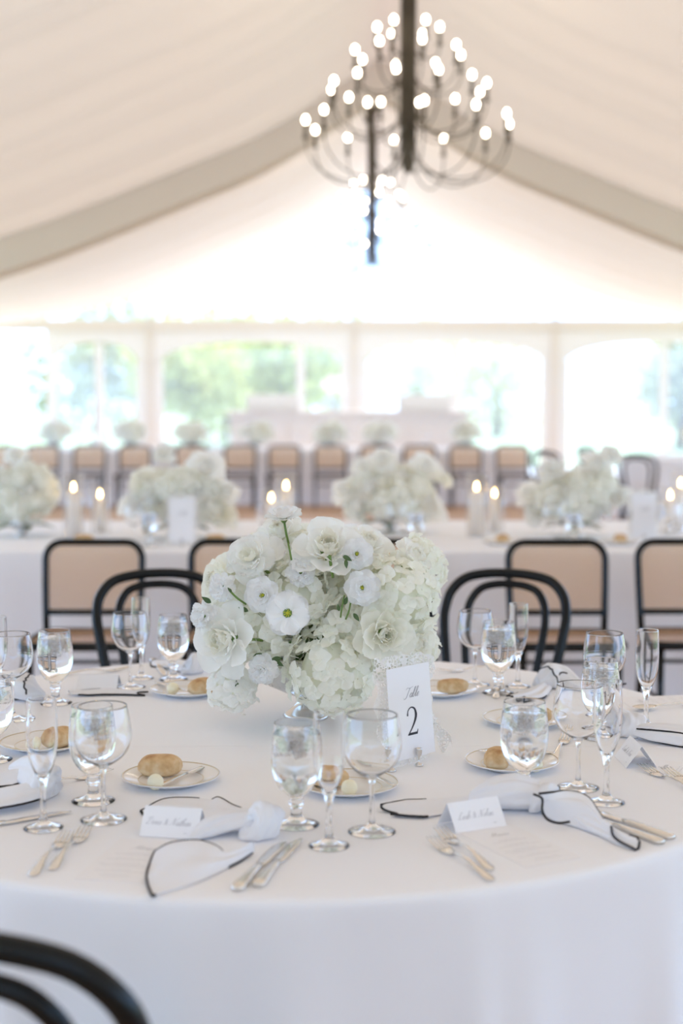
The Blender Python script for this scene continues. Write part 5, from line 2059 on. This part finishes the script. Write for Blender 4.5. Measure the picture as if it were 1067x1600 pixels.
def hurricane(u, v, tall, label):
    p = P(u, v)
    r = empty('hurricane_candle', (p.x, p.y, TOP + 0.0005))
    tag(r, label, 'candle', 'candles in glass cylinders on the long table')
    hc = 0.235 if tall else 0.185
    rc = 0.036 if tall else 0.026
    link('glass_cylinder', HUR if tall else HUR2, r)
    o = MB().lathe([(0, 0.007), (rc, 0.007), (rc, hc), (rc * 0.9, hc + 0.003), (rc * 0.5, hc - 0.004), (0, hc - 0.006)], 24).build('candle', M_['wax'], r)
    MB().tube([(0, 0, hc - 0.008), (0.001, 0, hc + 0.010)], 0.0012, 5).build('wick', M_['hem'], o)
    MB().lathe([(0, hc + 0.006), (0.006, hc + 0.012), (0.0085, hc + 0.020), (0.006, hc + 0.034), (0.002, hc + 0.046), (0, hc + 0.05)], 10).build('flame', M_['flame'], o)


for (u, v, t, lb) in ((116, 840, 1, 'taller glass candle above the leftmost cane chair'), (157, 834, 0, 'shorter glass candle above the leftmost cane chair'),
                      (447, 836, 1, 'taller glass candle behind the top left of the centrepiece'), (424, 842, 0, 'shorter glass candle behind the top left of the centrepiece'),
                      (744, 839, 1, 'taller glass candle left of the right-hand arrangement'), (772, 832, 0, 'shorter glass candle left of the right-hand arrangement'),
                      (1062, 830, 1, 'taller glass candle cut by the right edge'), (1046, 836, 0, 'shorter glass candle at the right edge beside the framed card')):
    hurricane(u, v, t, lb)

# menu stands and cards of the middle table
for (u, v, w, h, lb) in ((284, 853, 0.155, 0.215, 'blurred number card standing before the second arrangement'), (1006, 846, 0.15, 0.22, 'blurred number card on lace at the right end of the long table')):
    p = P(u, v)
    s = empty('table_number', (p.x, p.y, TOP))
    tag(s, lb, 'sign', 'number cards on the long table')
    Mc = Matrix.Translation((0, 0, 0.02)) @ Matrix.Rotation(PI / 2 - 0.08, 4, 'X')
    c = MB().box((0, h / 2, 0), (w * 0.8, h, 0.0012)).build('card', M_['card'], s, False, Mc)
    mb = MB()
    write(mb, 'Table', 0, h * 0.6, 0.024, 0.001, 0.0006, 0.0015)
    mb.build('lettering', M_['ink3'], c, False)
    MB().grid(lambda a, b: ((a - 0.5) * w * 1.05 + 0.005 * math.sin(b * 20), 0.018 + 0.004 * math.sin(a * 14) + b * 0.02, 0.002 + b * (h + 0.04) - 0.03 * (2 * a - 1) ** 2 * b), 20, 20).build('lace', M_['lace'], s)
    link('card_holder', HOLD, s, Matrix.Translation((0, -0.006, 0.0006)))

XS = (-1.10, -0.455, 0.19, 0.955, 1.535)
SEAT = ('the leftmost cane chair', 'the half-hidden cane chair', 'the centrepiece', 'the cane chair right of centre', 'the cane chair at the right edge')
for i, x in enumerate(XS):
    s = SEAT[i]
    plate.put((x - 0.17, 6.95, TOP + 0.0006), 0, 'blurred bread plate on the long table beyond ' + s, 'plate', 'bread plates on the long table')
    roll_at((x - 0.165, 6.95, TOP + 0.0058), 0.4 * i, 'blurred bread roll on the long table beyond ' + s, i, 1.05, 'bread rolls on the long table')
    wine.put((x + 0.08, 6.96, Z0), 0, 'blurred empty wine glass on the long table beyond ' + s, 'glass', 'wine glasses on the long table')
    goblet.put((x + 0.17, 6.86, Z0), 0, 'blurred goblet of water on the long table beyond ' + s, 'glass', 'water goblets on the long table')
    flute.put((x + 0.16, 7.00, Z0), 0, 'blurred champagne flute on the long table beyond ' + s, 'glass', 'champagne flutes on the long table')
    place_card((x - 0.01, 6.78, TOP + 0.0005), 0.05 * (i - 2), None, 'blurred white place card on the long table beyond ' + s, w=0.12, h=0.06, tilt=0.5)

# ------------------------------------------------------------------ glasses on the far table
for i, u in enumerate((30, 150, 258, 330, 362, 468, 545, 665)):
    nm = ('tiny sparkling wine glass on the farthest table, %s from the left' % ORD[i])
    wine.put(((u - 533.5) * 20.1 / F, 20.05, Z0), 0, nm, 'glass', 'wine glasses on the far table', 1.3)
